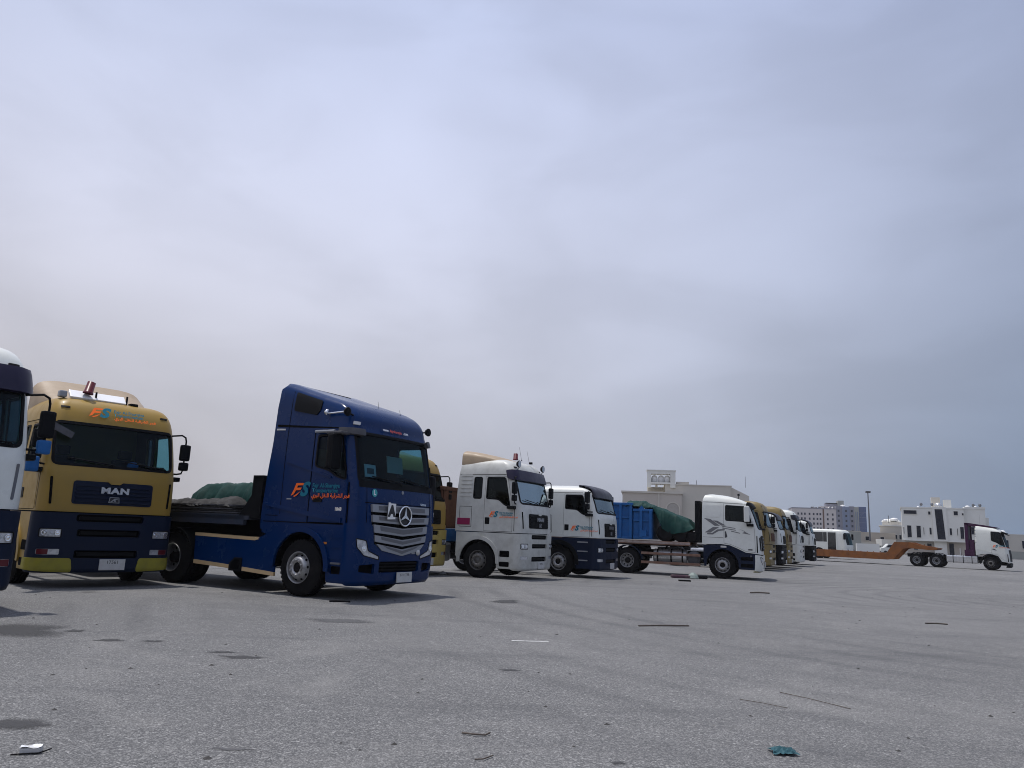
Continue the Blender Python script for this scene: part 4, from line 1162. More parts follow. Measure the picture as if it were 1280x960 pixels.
        h = MB().box(-.64, -.44, sd * 1.46 - .14, sd * 1.46 + .14, 2.22, 2.84, .04).build('mirror_housing', WHITE, t)
        MB().box(-.646, -.64, sd * 1.46 - .11, sd * 1.46 + .11, 2.28, 2.78).build('mirror_glass', CHROME, h)
        MB().tube([(-.5, sd * 1.15, 2.86), (-.54, sd * 1.46, 2.86), (-.54, sd * 1.46, 2.1), (-.46, sd * 1.2, 2.12)], .022, 6).build('mirror_arm', BLACK, t)
        MB().box(-.56, -.30, sd * 1.22, sd * 1.36, 2.06, 2.16, .02).build('mirror_bracket', BLACK, t)
    # front: white bumper with yellowed lower lip, dark grille, lamps
    qb = S.sx(fx, 1.0, 1)
    bo = dens(round_poly([(-qb, .36), (qb, .36), (qb, .98), (S.a * 1.05, .95), (-S.a * 1.05, .95), (-qb, .98)], .02), .12)
    lo = frect(S, -.6, .6, .45, .75, .03)
    hl = [fpoly(S, [(sd * 1.13, .72), (sd * 1.15, .90), (sd * .80, .84), (sd * .80, .66), (sd * .95, .60)], .02) for sd in (-1, 1)]
    b = skin(S, 'bumper', WHITE, t, bo, [lo] + hl, .03, .05)
    skin(S, 'bumper_back', GAP, b, bo, [], -.03, 0)
    for k, sd in enumerate((-1, 1)): headlight(t, S, hl[k], BLACK, off=.026, bulbs=2, y0=sd * .84, y1=sd * 1.10, zc=.76, r=.045)
    skin(S, 'bumper_lip', YELLOW, t, dens([(-qb, .28), (qb, .28), (qb, .355), (-qb, .355)], .12), off=.015, thick=.03)
    g = skin(S, 'grille', BLACK, t, frect(S, -.80, .80, 1.12, 1.72, .08), off=.02, thick=.03)
    for z in (1.2, 1.33, 1.46, 1.59): skin(S, 'grille_slat', GRAPH, g, frect(S, -.74, .74, z, z + .05, .01), off=.045, thick=.02)
    for sd in (-1, 1):
        skin(S, 'corner_fin', BLACK, t, fpoly(S, [(sd * .98, 1.12), (sd * 1.10, 1.15), (sd * 1.12, 1.62), (sd * .98, 1.70)], .03), off=.012, thick=.02)
        skin(S, 'air_slot', GAP, t, spoly(S, [(-.20, 1.06), (-.155, 1.06), (-.17, 1.7), (-.205, 1.7)], sd), off=.008, thick=.004)
    plate_obj(t, .07, 0, .58)
    # dark external sun visor
    vo = dens(round_poly([(-S.sx(-.52, 2.72, 1), 2.80), (S.sx(-.52, 2.72, 1), 2.80), (S.sx(-.55, 2.9, 1), 2.95), (-S.sx(-.55, 2.9, 1), 2.95)], .04), .1)
    skin(S, 'sun_visor', BLACK, t, vo, off=.10, thick=.09)
    wipers(t, S, WB, (-.1, .85))
    # black rear air shield and bulkhead
    MB().box(RR - .30, RR - .06, -1.1, 1.1, 1.35, 3.02, .05).build('rear_shield', BLACK, t)
    spot_lamp(t, -.9, -.2, 3.34, .05)
    chassis(t, -6.2, -.6, .98, axles=(-5.3,), fifth=-5.0)
    # rusty side rails with tanks between
    for z in (.44, .80):
        MB().box(-4.72, -2.35, -1.24, -1.19, z, z + .10, .01).build('side_rail', RUST, t)
    MB().lathe([(-4.25, 0), (-4.25, .25), (-4.2, .28), (-2.95, .28), (-2.9, .25), (-2.9, 0)], 20, M=Matrix.Translation((0, -.86, .76)), axis='X').build('fuel_tank', ALU, t)
    st = MB()
    for x in (-4.1, -3.55, -3.1): st.lathe([(x, .285), (x, .292), (x + .06, .292), (x + .06, .285)], 20, M=Matrix.Translation((0, -.86, .76)), axis='X')
    st.build('tank_strap', BLACK, t)
    MB().lathe([(-1.1, 0), (-1.1, .24), (-1.05, .27), (-.8, .27), (-.8, 0)], 20, M=Matrix.Translation((-2.62, 0, .74)), axis='Y').build('air_tank', SHEET, t)
    MB().box(-4.3, -2.7, .55, 1.15, .45, 1.0, .05).build('fuel_tank', ALU, t)
    a = MB(); a.tube([(-1.5, -.95, .45), (-1.5, .95, .45)], .07, 8); a.box(-1.8, -.3, -.42, .42, .5, 1.25); a.build('front_axle', CHASSIS, t)
    interior(t, S, WB + .05, 0, -.15, 1)
    return S

# ------------------------------------------------------------------ white 6x4 tractor with purple frame
def round_truck(t):
    RR = -2.28
    prof = [(.30, .30, -.10, 1.16, RR), (.36, .36, -.04, 1.20, RR), (.8, .8, .0, 1.23, RR), (1.35, 1.35, -.03, 1.24, RR), (1.75, 1.75, -.10, 1.24, RR), (2.0, 2.0, -.17, 1.235, RR), (2.85, 2.85, -.40, 1.19, RR + .01),
            (3.0, 2.99, -.46, 1.16, RR + .02), (3.12, 3.10, -.56, 1.08, RR + .04), (3.22, 3.17, -.72, .98, RR + .08), (3.32, 3.21, -1.0, .8, RR + .2), (3.42, 3.23, -1.3, .6, RR + .4)]
    S = Shell(prof, rc=.30, bul=.10, lift=lambda x, v: .22 * min(1, max(0, (v - 2.9) / .3)) * min(1, max(0, (-x - .5) / 1.5)))
    vt = 3.42; WB, WT = 1.78, 2.84
    fx, DR = -.25, -1.22
    ws = frect(S, -1.06, 1.06, WB, WT, .08)
    doors, dwin = {}, {}
    for sd in (-1, 1):
        doors[sd] = spoly(S, [(DR, 1.28), (-.8, 1.2), (-.6, .95), (fx - .02, .72), (fx, 1.9), (fx - .2, 2.6), (fx - .26, 2.98), (DR, 2.98)], sd, .03)
        dwin[sd] = spoly(S, [(DR + .05, 2.28), (-.85, 2.16), (-.55, 1.95), (fx - .06, 1.86), (fx - .1, 2.1), (fx - .22, 2.6), (fx - .32, 2.92), (DR + .05, 2.94)], sd, .06)
    le = {sd: [(S.sx(x, v, sd), v) for x, v in [(RR, 1.12), (-1.9, 1.2), (-1.3, 1.26), (-.8, 1.12), (-.58, .7), (fx, .66)]] for sd in (-1, 1)}
    outer = dens(le[-1] + [(-S.a, .62), (S.a, .62)] + list(reversed(le[1])) + [(S.S, vt), (-S.S, vt)], .15)
    skin(S, 'cab_body', WHITE, t, outer, [ws, doors[-1], doors[1]], 0, .04, extra=back_cap(S, 1.1, vt, roof=True))
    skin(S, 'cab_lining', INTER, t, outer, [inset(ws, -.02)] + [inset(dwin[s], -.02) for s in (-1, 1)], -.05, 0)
    skin(S, 'windscreen', GLASSD, t, inset(ws, -.01), off=-.02, thick=0)
    skin(S, 'windscreen_seal', BLACK, t, inset(ws, -.05), [inset(ws, .02)], .004, .02)
    ax, az, ar = -1.32, .53, .64
    for sd in (-1, 1):
        d = skin(S, 'door', WHITE, t, inset(doors[sd], .010), [dwin[sd]], .004, .04)
        skin(S, 'door_window', GLASSD, d, inset(dwin[sd], -.01), off=-.02, thick=0)
        skin(S, 'window_seal', BLACK, d, inset(dwin[sd], -.03), [inset(dwin[sd], .02)], .008, .02)
        skin(S, 'door_handle', GRAPH, d, spoly(S, [(-1.18, 1.62), (-.86, 1.52), (-.95, 1.62), (-1.1, 1.68)], sd, .02), off=.012, thick=.01)
        skin(S, 'pressed_crease', WHITE, t, spoly(S, [(-2.2, 1.62), (-.6, 1.3), (-.6, 1.27), (-2.2, 1.58)], sd), off=.016, thick=.016)
        MB().prism(arc_pts(ax, az, ar + .08, -.1, PI + .1, 16) + arc_pts(ax, az, ar, PI + .1, -.1, 16), sd * 1.21, sd * 1.27, 'XZ', True).build('wheel_arch', BLACK, t)
        MB().prism(arc_pts(ax, az, ar, 0, PI) + arc_pts(ax, az, ar - .03, PI, 0), sd * .7, sd * 1.22, 'XZ', True).build('arch_liner', GAP, t)
        skin(S, 'corner_lamp', BLACK, t, spoly(S, [(-.17, .70), (-.10, .70), (-.12, 1.22), (-.18, 1.3)], sd, .01), off=.012, thick=.02)
        wheel(t, ax, .525, 'front', sd, m=RIMD)
        for x in (-5.08, -6.5):
            wheel(t, x, .525, 'rear', sd, dual=True, m=SILVER)
            mudguard(t, x, sd, r=.6, y0=.62, m=BLACK, a0=.5, a1=PI - .5)
        h = MB().box(-.6, -.45, sd * 1.45 - .12, sd * 1.45 + .12, 2.15, 2.75, .04).build('mirror_housing', BLACK, t)
        MB().tube([(-.5, sd * 1.15, 2.8), (-.54, sd * 1.45, 2.8), (-.54, sd * 1.45, 2.1), (-.4, sd * 1.2, 2.08)], .02, 6).build('mirror_arm', BLACK, t)
        MB().box(-4.35, -2.2, sd * .66, sd * 1.2, .46, 1.02, .08).build('fuel_tank', ALU, t)
        mb = MB()
        for x in (-3.9, -3.2, -2.6): mb.box(x, x + .05, sd * .65, sd * 1.21, .45, 1.03)
        mb.build('tank_strap', BLACK, t)
    qb = S.sx(fx, .5, 1)
    skin(S, 'bumper', BLACK, t, dens([(-qb, .30), (qb, .30), (qb, .62), (S.a, .58), (-S.a, .58), (-qb, .62)], .12), off=.06, thick=.08)
    skin(S, 'grille', BLACK, t, frect(S, -.85, .85, .72, 1.6, .1), off=.012, thick=.02)
    MB().box(-.62, -.18, -1.12, 1.12, 2.86, 2.92, .02, M=Matrix.Rotation(.0, 4, 'Y')).build('sun_visor', BLACK, t)
    MB().prism([(-.5, 2.95), (-.12, 2.72), (-.10, 2.76), (-.46, 3.02)], -1.12, 1.12, 'XZ').build('visor_blade', BLACK, t)
    company_logo(t, mside(-1.12, -1.262, 1.86, -1, .62))
    # purple headboard frame behind the cab and purple fairing on the roof
    h = MB(); h.box(-2.95, -2.72, -1.22, -.98, 1.15, 3.62, .04); h.box(-2.95, -2.72, .98, 1.22, 1.15, 3.62, .04); h.box(-2.95, -2.72, -1.22, 1.22, 3.40, 3.62, .04)
    h.build('headboard_frame', MAROON, t)
    MB().box(-2.86, -2.80, -1.0, 1.0, 1.2, 3.42).build('headboard_panel', MAROON, t)
    MB().prism([(-2.72, 3.62), (-2.72, 3.38), (-2.2, 3.32), (-.75, 3.28), (-.7, 3.31), (-1.6, 3.46)], -1.0, 1.0, 'XZ').build('roof_fairing', MAROON, t)
    MB().box(-2.7, -2.34, -1.15, -.75, 1.05, 2.3, .05).build('rear_cylinder_rack', MAROON, t)
    MB().box(-3.05, -2.4, -1.2, 1.2, 1.02, 1.5, .04).build('rear_locker', MAROON, t)
    MB().tube([(-3.35, -1.0, 1.0), (-3.35, -1.0, 1.6)], .06, 8).build('exhaust_stack', ALU, t)
    antenna(t, -2.0, .3, 3.3, 1.0, 0)
    chassis(t, -7.3, -.6, 1.0, axles=(-5.08, -6.5), fifth=-5.8)
    a = MB(); a.tube([(ax, -.95, .45), (ax, .95, .45)], .07, 8); a.box(-1.6, -.3, -.42, .42, .4, 1.2); a.build('front_axle', CHASSIS, t)
    interior(t, S, WB + .12, 0, -.25, 1)
    return S

import mathutils.noise as mnoise
# ------------------------------------------------------------------ draped covers
def tarp(name, m, x0, x1, y0, y1, hfun, zb, parent=None, n=34, k=22, seed=3, fall=.25, ropes=()):
    """cloth lying over a load: top from hfun(u,v), falling to zb at the edges with folds"""
    rnd = random.Random(seed); ph = [rnd.uniform(0, 6) for _ in range(8)]
    vs = []; fs = []
    for i in range(n + 1):
        u = i / n
        for j in range(k + 1):
            v = j / k
            x = x0 + (x1 - x0) * u; y = y0 + (y1 - y0) * v
            h = hfun(u, v)
            e = min(u, 1 - u) * (x1 - x0) if fall else 9; ey = min(v, 1 - v) * (y1 - y0)
            k_ = min(1, min(abs(e), abs(ey)) / .22); k_ = k_ ** .6
            nx = mnoise.noise(Vector((x * 1.6 + seed, y * 1.3, 0))); ny = mnoise.noise(Vector((x * 4.1, y * 3.1 + seed, 3)))
            sg_ = mnoise.noise(Vector((x * 2.6 + seed * 3, 1.0 if v < .5 else 9.0, z_ * .5 if (z_ := h) else 0)))
            fold = (1 - k_) * .10 * sg_ + .05 * nx + .035 * abs(ny) - .03 * abs(mnoise.noise(Vector((x * 1.1 + y * 2.2, y * .7 - x * .9, seed))))
            z = zb(u, v) * (1 - k_) + h * k_ if callable(zb) else zb * (1 - k_) + h * k_
            for fr_, am_ in ((2.3, .05), (5.2, .028), (11.0, .012)):
                fold += am_ * ((1 - abs(mnoise.noise(Vector((x * fr_ + seed, y * fr_ * .8 + x * .6, seed * 1.7))))) ** 3 - .55)
            sgn = -1 if v < .5 else 1
            vs.append((x, y + sgn * fold * (1 - k_) * 1.5, z + fold * .9))
    for i in range(n):
        for j in range(k): fs.append((i * (k + 1) + j, (i + 1) * (k + 1) + j, (i + 1) * (k + 1) + j + 1, i * (k + 1) + j + 1))
    mb = MB(); mb.add(vs, fs, True)
    o_ = mb.build(name, m, parent)
    for u0 in ropes:      # a rope thrown across the cover, following its folds
        i = int(u0 * n); pts = [(vs[min(n, i + (j * 2) // k) * (k + 1) + j][0], vs[min(n, i + (j * 2) // k) * (k + 1) + j][1], vs[min(n, i + (j * 2) // k) * (k + 1) + j][2] + .014) for j in range(0, k + 1, 2)]
        MB().tube(pts, .011, 5).build('rope', mat('pale_rope', (.20, .19, .15), .9), o_)
    return o_

# ------------------------------------------------------------------ ground
def gz(y):
    t = min(1, max(0, (y - 17) / 14)); t = t * t * (3 - 2 * t)
    return -.16 * t
def place(x, y): return (x, y, gz(y))

m, n, l, b = _new('asphalt'); MATS['asphalt'] = m
tcn = n.new('ShaderNodeTexCoord')
def _noise(scale, det=4, rough=.6, vec=None, dist=0.0):
    q = n.new('ShaderNodeTexNoise'); q.inputs['Scale'].default_value = scale; q.inputs['Detail'].default_value = det; q.inputs['Roughness'].default_value = rough; q.inputs['Distortion'].default_value = dist
    l.new(vec or tcn.outputs['Object'], q.inputs['Vector']); return q
def _mr(src, a, b_, c, d, sm=False):
    q = n.new('ShaderNodeMapRange'); q.inputs['From Min'].default_value = a; q.inputs['From Max'].default_value = b_; q.inputs['To Min'].default_value = c; q.inputs['To Max'].default_value = d
    if sm: q.interpolation_type = 'SMOOTHSTEP'
    l.new(src, q.inputs['Value']); return q.outputs[0]
def _mixc(fac, a, b_, mode='MIX'):
    q = n.new('ShaderNodeMix'); q.data_type = 'RGBA'; q.blend_type = mode
    if isinstance(fac, float): q.inputs[0].default_value = fac
    else: l.new(fac, q.inputs[0])
    for s_, k_ in ((a, 6), (b_, 7)):
        if isinstance(s_, tuple): q.inputs[k_].default_value = (*s_, 1)
        else: l.new(s_, q.inputs[k_])
    return q.outputs[2]
vor = n.new('ShaderNodeTexVoronoi'); vor.inputs['Scale'].default_value = 100; l.new(tcn.outputs['Object'], vor.inputs['Vector'])
vor2 = n.new('ShaderNodeTexVoronoi'); vor2.inputs['Scale'].default_value = 70; l.new(tcn.outputs['Object'], vor2.inputs['Vector'])
sepc = n.new('ShaderNodeSeparateColor'); l.new(vor.outputs['Color'], sepc.inputs[0])
sepc2 = n.new('ShaderNodeSeparateColor'); l.new(vor2.outputs['Color'], sepc2.inputs[0])
base = _mixc(_mr(_noise(.16, 5).outputs['Fac'], .35, .68, 0, 1, True), (0.142, 0.142, 0.142), (0.195, 0.194, 0.193))
base = _mixc(_mr(_noise(1.1, 6, .7).outputs['Fac'], .42, .75, 0, .55), base, (0.115, 0.115, 0.118))
stone = _mixc(_mr(sepc.outputs[0], .45, 1.0, 0, 1), (0.085, 0.086, 0.088), (0.38, 0.375, 0.365))
base = _mixc(.48, base, stone)
base = _mixc(_mr(sepc2.outputs[1], .93, 1.0, 0, .5), base, (0.5, 0.495, 0.48))
base = _mixc(_mr(sepc2.outputs[2], .85, .97, 0, .6), base, (0.075, 0.075, 0.078))
# long wheel smears running with the trucks' way out
mpt = n.new('ShaderNodeMapping'); mpt.inputs['Rotation'].default_value = (0, 0, R(12)); mpt.inputs['Scale'].default_value = (.10, .75, 1)
l.new(tcn.outputs['Object'], mpt.inputs['Vector'])
sm_ = _noise(1.3, 6, .65, mpt.outputs[0], .8)
base = _mixc(_mr(sm_.outputs['Fac'], .50, .74, 0, .55, True), base, (0.085, 0.086, 0.09))
# curved tyre sweeps on the right of the yard
wav = n.new('ShaderNodeTexWave'); wav.wave_type = 'RINGS'; wav.rings_direction = 'Z'; wav.inputs['Scale'].default_value = .33; wav.inputs['Distortion'].default_value = 1.6; wav.inputs['Detail'].default_value = 3
mpw = n.new('ShaderNodeMapping'); mpw.inputs['Location'].default_value = (-17, -21, 0); l.new(tcn.outputs['Object'], mpw.inputs['Vector']); l.new(mpw.outputs[0], wav.inputs['Vector'])
wm = n.new('ShaderNodeMath'); wm.operation = 'MULTIPLY'; l.new(_mr(wav.outputs['Fac'], .60, 1.0, 0, .5), wm.inputs[0]); l.new(_mr(_noise(.11, 3).outputs['Fac'], .45, .62, 0, 1), wm.inputs[1])
base = _mixc(wm.outputs[0], base, (0.075, 0.076, 0.08))
# pale dust
base = _mixc(_mr(_noise(.45, 7, .7, dist=1.0).outputs['Fac'], .52, .75, 0, .55), base, (0.25, 0.245, 0.236))
# oil spots
oil = _noise(.62, 3, .5, dist=.6)
base = _mixc(_mr(oil.outputs['Fac'], .70, .74, 0, .75), base, (0.045, 0.044, 0.045))
l.new(base, b.inputs['Base Color'])
l.new(_mr(oil.outputs['Fac'], .69, .75, .88, .55), b.inputs['Roughness'])
b.inputs['Specular IOR Level'].default_value = .35
bp = n.new('ShaderNodeBump'); bp.inputs['Strength'].default_value = .75; bp.inputs['Distance'].default_value = .012
hm = n.new('ShaderNodeMath'); hm.operation = 'ADD'
l.new(_mr(vor.outputs['Distance'], 0, .6, 1, 0), hm.inputs[0]); l.new(_noise(18, 6, .7).outputs['Fac'], hm.inputs[1])
l.new(hm.outputs[0], bp.inputs['Height']); l.new(bp.outputs[0], b.inputs['Normal'])
ASPH = m
# the yard: fine rows where the ground dips, reaching to the horizon
ys = [-3000, -300, -40, -5, 0, 4, 8, 12, 16, 18] + [18 + 1.0 * i for i in range(1, 15)] + [40, 60, 150, 400, 1200, 6000]
xs = [-6000, -1000, -200, -60, -20, -8, 0, 8, 20, 60, 200, 1000, 6000]
gm = MB(); gm.add([(x, y, gz(y)) for y in ys for x in xs], [(j * len(xs) + i, j * len(xs) + i + 1, (j + 1) * len(xs) + i + 1, (j + 1) * len(xs) + i) for j in range(len(ys) - 1) for i in range(len(xs) - 1)], True)
tag(gm.build('ground', ASPH), kind='structure')
def soft_stain(name, col):
    """stain that fades out to the asphalt through a ragged edge (its own transparency, by distance from the rim)"""
    m_, n_, l_, b_ = _new(name)
    b_.inputs['Base Color'].default_value = (*col, 1); b_.inputs['Roughness'].default_value = .75; b_.inputs['Specular IOR Level'].default_value = .3
    at = n_.new('ShaderNodeAttribute'); at.attribute_name = 'core'
    t_ = n_.new('ShaderNodeTexCoord'); z_ = n_.new('ShaderNodeTexNoise'); z_.inputs['Scale'].default_value = 22; z_.inputs['Detail'].default_value = 6; z_.inputs['Roughness'].default_value = .7
    l_.new(t_.outputs['Object'], z_.inputs['Vector'])
    a_ = n_.new('ShaderNodeMath'); a_.operation = 'ADD'; l_.new(at.outputs['Fac'], a_.inputs[0]); l_.new(z_.outputs['Fac'], a_.inputs[1])
    r_ = n_.new('ShaderNodeMapRange'); r_.inputs['From Min'].default_value = .52; r_.inputs['From Max'].default_value = 1.15; r_.inputs['To Max'].default_value = .8; r_.interpolation_type = 'SMOOTHSTEP'
    l_.new(a_.outputs[0], r_.inputs['Value']); l_.new(r_.outputs[0], b_.inputs['Alpha'])
    MATS[name] = m_; return m_
# shallow sealed patches of darker mix (worn stains with a shape of their own)
STAIN = soft_stain('old_oil_stain', (0.05, 0.05, 0.052))
def stain(x, y, rx, ry, seed, rz=0.0, m=None):
    rx *= 1.15; ry *= 1.15
    rnd = random.Random(seed); N = 26; pts = []
    a_ = [rnd.uniform(-.16, .16) for _ in range(5)]; p_ = [rnd.uniform(0, 6) for _ in range(5)]
    for k in range(N):
        t = 2 * PI * k / N; rr = 1 + sum(a_[i] * math.sin((i + 2) * t + p_[i]) for i in range(5))
        u, v = rx * rr * math.cos(t), ry * rr * math.sin(t)
        px_, py_ = x + u * math.cos(rz) - v * math.sin(rz), y + u * math.sin(rz) + v * math.cos(rz)
        pts.append((px_, py_, gz(py_) + .004))
    o = MB().add(pts, [tuple(range(N))]) if False else None
    mb = MB(); mb.add(pts + [(x, y, gz(y) + .004)], [(k, (k + 1) % N, N) for k in range(N)])
    o = mb.build('ground_stain', m or STAIN); at = o.data.attributes.new('core', 'FLOAT', 'POINT')
    at.data.foreach_set('value', [0.0] * N + [1.0]); return tag(o, kind='structure')
stain(.06, 15.2, .30, .42, 1); stain(-5.7, 9.1, .75, .5, 2, .3); stain(-3.12, 5.25, .24, .14, 3); stain(-4.3, 8.7, .17, .10, 4); stain(-3.85, 8.75, .14, .07, 14); stain(-2.6, 8.0, .25, .1, 5)
stain(-2.9, 8.25, .14, .06, 15); stain(.75, 4.95, .06, .03, 6); stain(.95, 4.85, .09, .035, 7); stain(-1.6, 4.9, .16, .03, 8, m=soft_stain('pale_smudge', (.10, .10, .103))); stain(-5.0, 9.25, .12, .12, 9); stain(.1, 7.9, .12, .06, 10); stain(-2.3, 11.2, .5, .25, 11, m=soft_stain('faint_stain', (.10, .10, .103)))
WPAINT = mat('worn_road_paint', (0.5, 0.5, 0.49), 0.7, dirt=1.0, dcol=(0.2, 0.2, 0.2), dscale=22)
mb = MB(); mb.add([(x, y, .004) for x, y in ((.13, 9.90), (.60, 9.96), (.60, 10.03), (.13, 9.97))], [(0, 1, 2, 3)]); tag(mb.build('road_marking', WPAINT), kind='structure')

# ------------------------------------------------------------------ place the vehicles
GRP_G = 'gold cab trucks in the row'
def T_(name, x, y, deg, label, cat='truck', group=None, s=1.0):
    return empty(name, place(x, y), R(deg), label, cat, group, s)

# white truck cut by the left edge
t1 = T_('tractor_truck', -7.47, 9.71, -40, 'white cab with purple sun visor, cut off by the left edge beside the gold truck', 'truck', 'tractor trucks parked in the row')
man_truck(t1, dict(body=WHITE, low=NAVY, visor=PURPLE, slotm=SILVERD, letters=True, tank=False, drv=-1, small_mirror=BLUEB, tall=True, vz=(-.01, .27), mz0=2.17, mz1=2.80))
# gold truck seen from the front
t2 = T_('tractor_truck', -7.53, 14.62, -43, 'gold cab with MAN letters, navy bumper, yellow bumper corners and red beacon', 'truck', 'tractor trucks parked in the row')
S2, WB2, WT2 = man_truck(t2, dict(body=GOLD, low=NAVY, side_low=GOLD, corner=YELLOW, deflector=GOLD2, defh=.50, defe=.9, deflen=1.3, grille=NAVY, redfog=True, plate=[('17561', .09)], drv=1, steps=True, my=1.36, mz0=2.30, mz1=2.84, sglass=GLASSC))
q = S2.P(S2.sy(-.42, 3.26), 3.26, .02)
S2M = mfront(q.x + .03, -.56, 3.29, .68, .50)
company_logo(t2, S2M @ Matrix.Rotation(0, 4, 'Z'))
beacon(t2, -.72, -.50, 3.68, -.18, .085, .24)
MB().box(-.03, .03, -.80, .24, -.10, .13, .01, M=Matrix.Translation((-.80, 0, 3.63)) @ Matrix.Rotation(R(-48), 4, 'Y')).build('roof_light_board', mat('white_board', (.86, .86, .86), .4), t2)
for y in (-.33, .26): MB().tube([(-.76, y, 3.5), (-.76, y, 3.74)], .02, 6).build('board_bracket', BLACK, t2)
MB().box(-.85, -.7, -1.0, -.86, 3.55, 3.68, .03).build('roof_horn', SILVER, t2)
MB().box(-.85, -.7, .32, .48, 3.55, 3.61, .02).build('roof_horn', BLACK, t2)
MB().lathe([(0, 0), (.01, .09), (.10, .11), (.16, .06), (.17, 0)], 12, M=Matrix.Translation((-.42, .42, 2.23)), axis='Z').build('blue_cloth_bundle', BLUECLOTH, t2)
# raised sun visor flap at the right windscreen corner
MB().box(-.012, .012, -.02, .36, -.06, .06, M=Matrix.Translation((-.12, -1.16, 2.92)) @ Matrix.Rotation(-.42, 4, 'X')).build('mirror_flap', SHEET, t2)
h = MB().box(-.10, .06, -1.57, -1.35, 2.05, 2.33, .05).build('small_mirror_cover', BLUEB, t2)

# blue tractor
t3 = T_('tractor_truck', -2.02, 14.85, -30.4, 'royal blue tractor with star emblem grille and white A sign, nearest complete truck', 'truck', 'tractor trucks parked in the row')
star_truck(t3)

# gold truck mostly hidden behind the blue one
t4 = T_('tractor_truck', -2.35, 22.9, -30, 'yellow-gold truck mostly hidden behind the blue tractor, only its left front corner showing', 'truck', 'tractor trucks parked in the row')
man_truck(t4, dict(body=GOLD, low=YELLOW if False else mat('pale_gold_paint', (.47, .36, .10), .45, coat=.2, dirt=.5, dcol=(.28, .22, .1), low=.3), grille=BLACK, slotm=GAP, deflector=GOLD2, glass=GLASSD))

# white high-roof truck
t6 = T_('tractor_truck', 1.04, 23.70, -26, 'scuffed white high-roof cab with beige roof deflector, purple visor and magenta sticker', 'truck', 'tractor trucks parked in the row')
S6, WB6, WT6 = man_truck(t6, dict(body=WHITED, low=WHITED, visor=PURPLE, deflector=GOLD2, defh=.30, defe=2.2, grille=BLACK, glass=GLASSB, wheels=RIMD, hubm=RIMD, lm=SILVER, redfog=False, slotbar=BLACK, plate=[('40913', .08)]))
company_logo(t6, mside(-1.15, -1.235, 1.90, -1, .52))
MB().box(-2.24, -1.80, -1.232, -1.222, 1.56, 1.76, .003).build('magenta_sticker', PINK, t6)
lettering('sticker_text', 'X', .1, mat('pink_print', (.6, .2, .35), .5), t6, mside(-2.15, -1.234, 1.66), bold=.01) if False else None
beacon(t6, -.75, -.35, 3.62, 0, .075, .2)
spot_lamp(t6, -.36, -.92, 3.44, .11); spot_lamp(t6, -.36, .92, 3.44, .11)
antenna(t6, -.7, .0, 3.62, .45); antenna(t6, -.7, .6, 3.6, .4); MB().box(-.6, -.5, .35, .42, 3.55, 3.62, .01).build('roof_horn', BLACK, t6)
MB().box(-.50, -.28, -.95, -.62, 2.72, 2.86, .03).build('visor_clip', BLACK, t6) if False else None

# white low-roof truck with black visor
t7 = T_('tractor_truck', 3.68, 26.90, -24.5, 'white low-roof cab with black visor and black lower steps, next to the blue container', 'truck', 'tractor trucks parked in the row')
S7, a_, b_ = man_truck(t7, dict(high=False, glass=GLASSM, body=WHITE, low=NAVY, visor=VISOR, grille=BLACK, archm=BLACK, barsteps=True, steps=False, wheels=RIM, redfog=False, lm=SILVERD))
company_logo(t7, mside(-1.05, -1.24, 1.66, -1, .52))

# striped white truck
t9 = T_('tractor_truck', 10.42, 31.00, -20.5, 'white day-cab tractor with grey arrow stripes on its side and white mirror', 'truck', 'tractor trucks parked in the row')
stripe_truck(t9)

# the row behind it
row = [('g', 14.35, 41.0, -26, 'tan-gold cab with beige roof directly behind the striped white tractor'),
       ('w', 15.9, 43.6, -26, 'white low cab with black visor and bumper between two gold cabs of the far row'),
       ('g2', 17.3, 46.4, -26, 'faded gold cab squeezed between white cabs in the far row'),
       ('wl', 19.5, 50.2, -26, 'tall white cab with purple-black visor and white bumper in the far row'),
       ('w', 22.0, 54.4, -26, 'last white cab of the far row, black bumper, beside the white bus')]
lowt = None
for k, (kd, x, y, a, lab) in enumerate(row):
    g_ = 'tractor trucks parked in the row'
    if kd == 'w':
        if lowt is None:
            lowt = T_('tractor_truck', x, y, a, lab, 'truck', g_)
            man_truck(lowt, dict(high=False, glass=GLASSM, body=WHITE, low=BLACK, visor=VISOR, grille=BLACK, letters=False, redfog=False))
        else:
            c_ = copy_thing(lowt, place(x, y), R(a)); tag(c_, lab, 'truck', g_)
    else:
        t_ = T_('tractor_truck', x, y, a, lab, 'truck', g_)
        if kd == 'g': man_truck(t_, dict(body=GOLD3, low=GOLD3, grille=BROWN, deflector=GOLD2, defh=.1, glass=GLASSM, letters=False, redfog=False))
        if kd == 'g2': man_truck(t_, dict(body=GOLD3, low=GOLD3, grille=BROWN, deflector=GOLD, defh=.1, glass=GLASSM, letters=False, redfog=False))
        if kd == 'wl': man_truck(t_, dict(body=WHITE, low=WHITE, glass=GLASSM, visor=VISOR, grille=BLACK, letters=False, redfog=False))

# right-hand 6x4 tractor
t16 = T_('tractor_truck', 39.75, 60.2, -37.4, 'white tractor with dark purple headboard pulling the orange low loader', 'truck', 'tractor trucks parked in the row')
del t16['group']
round_truck(t16)

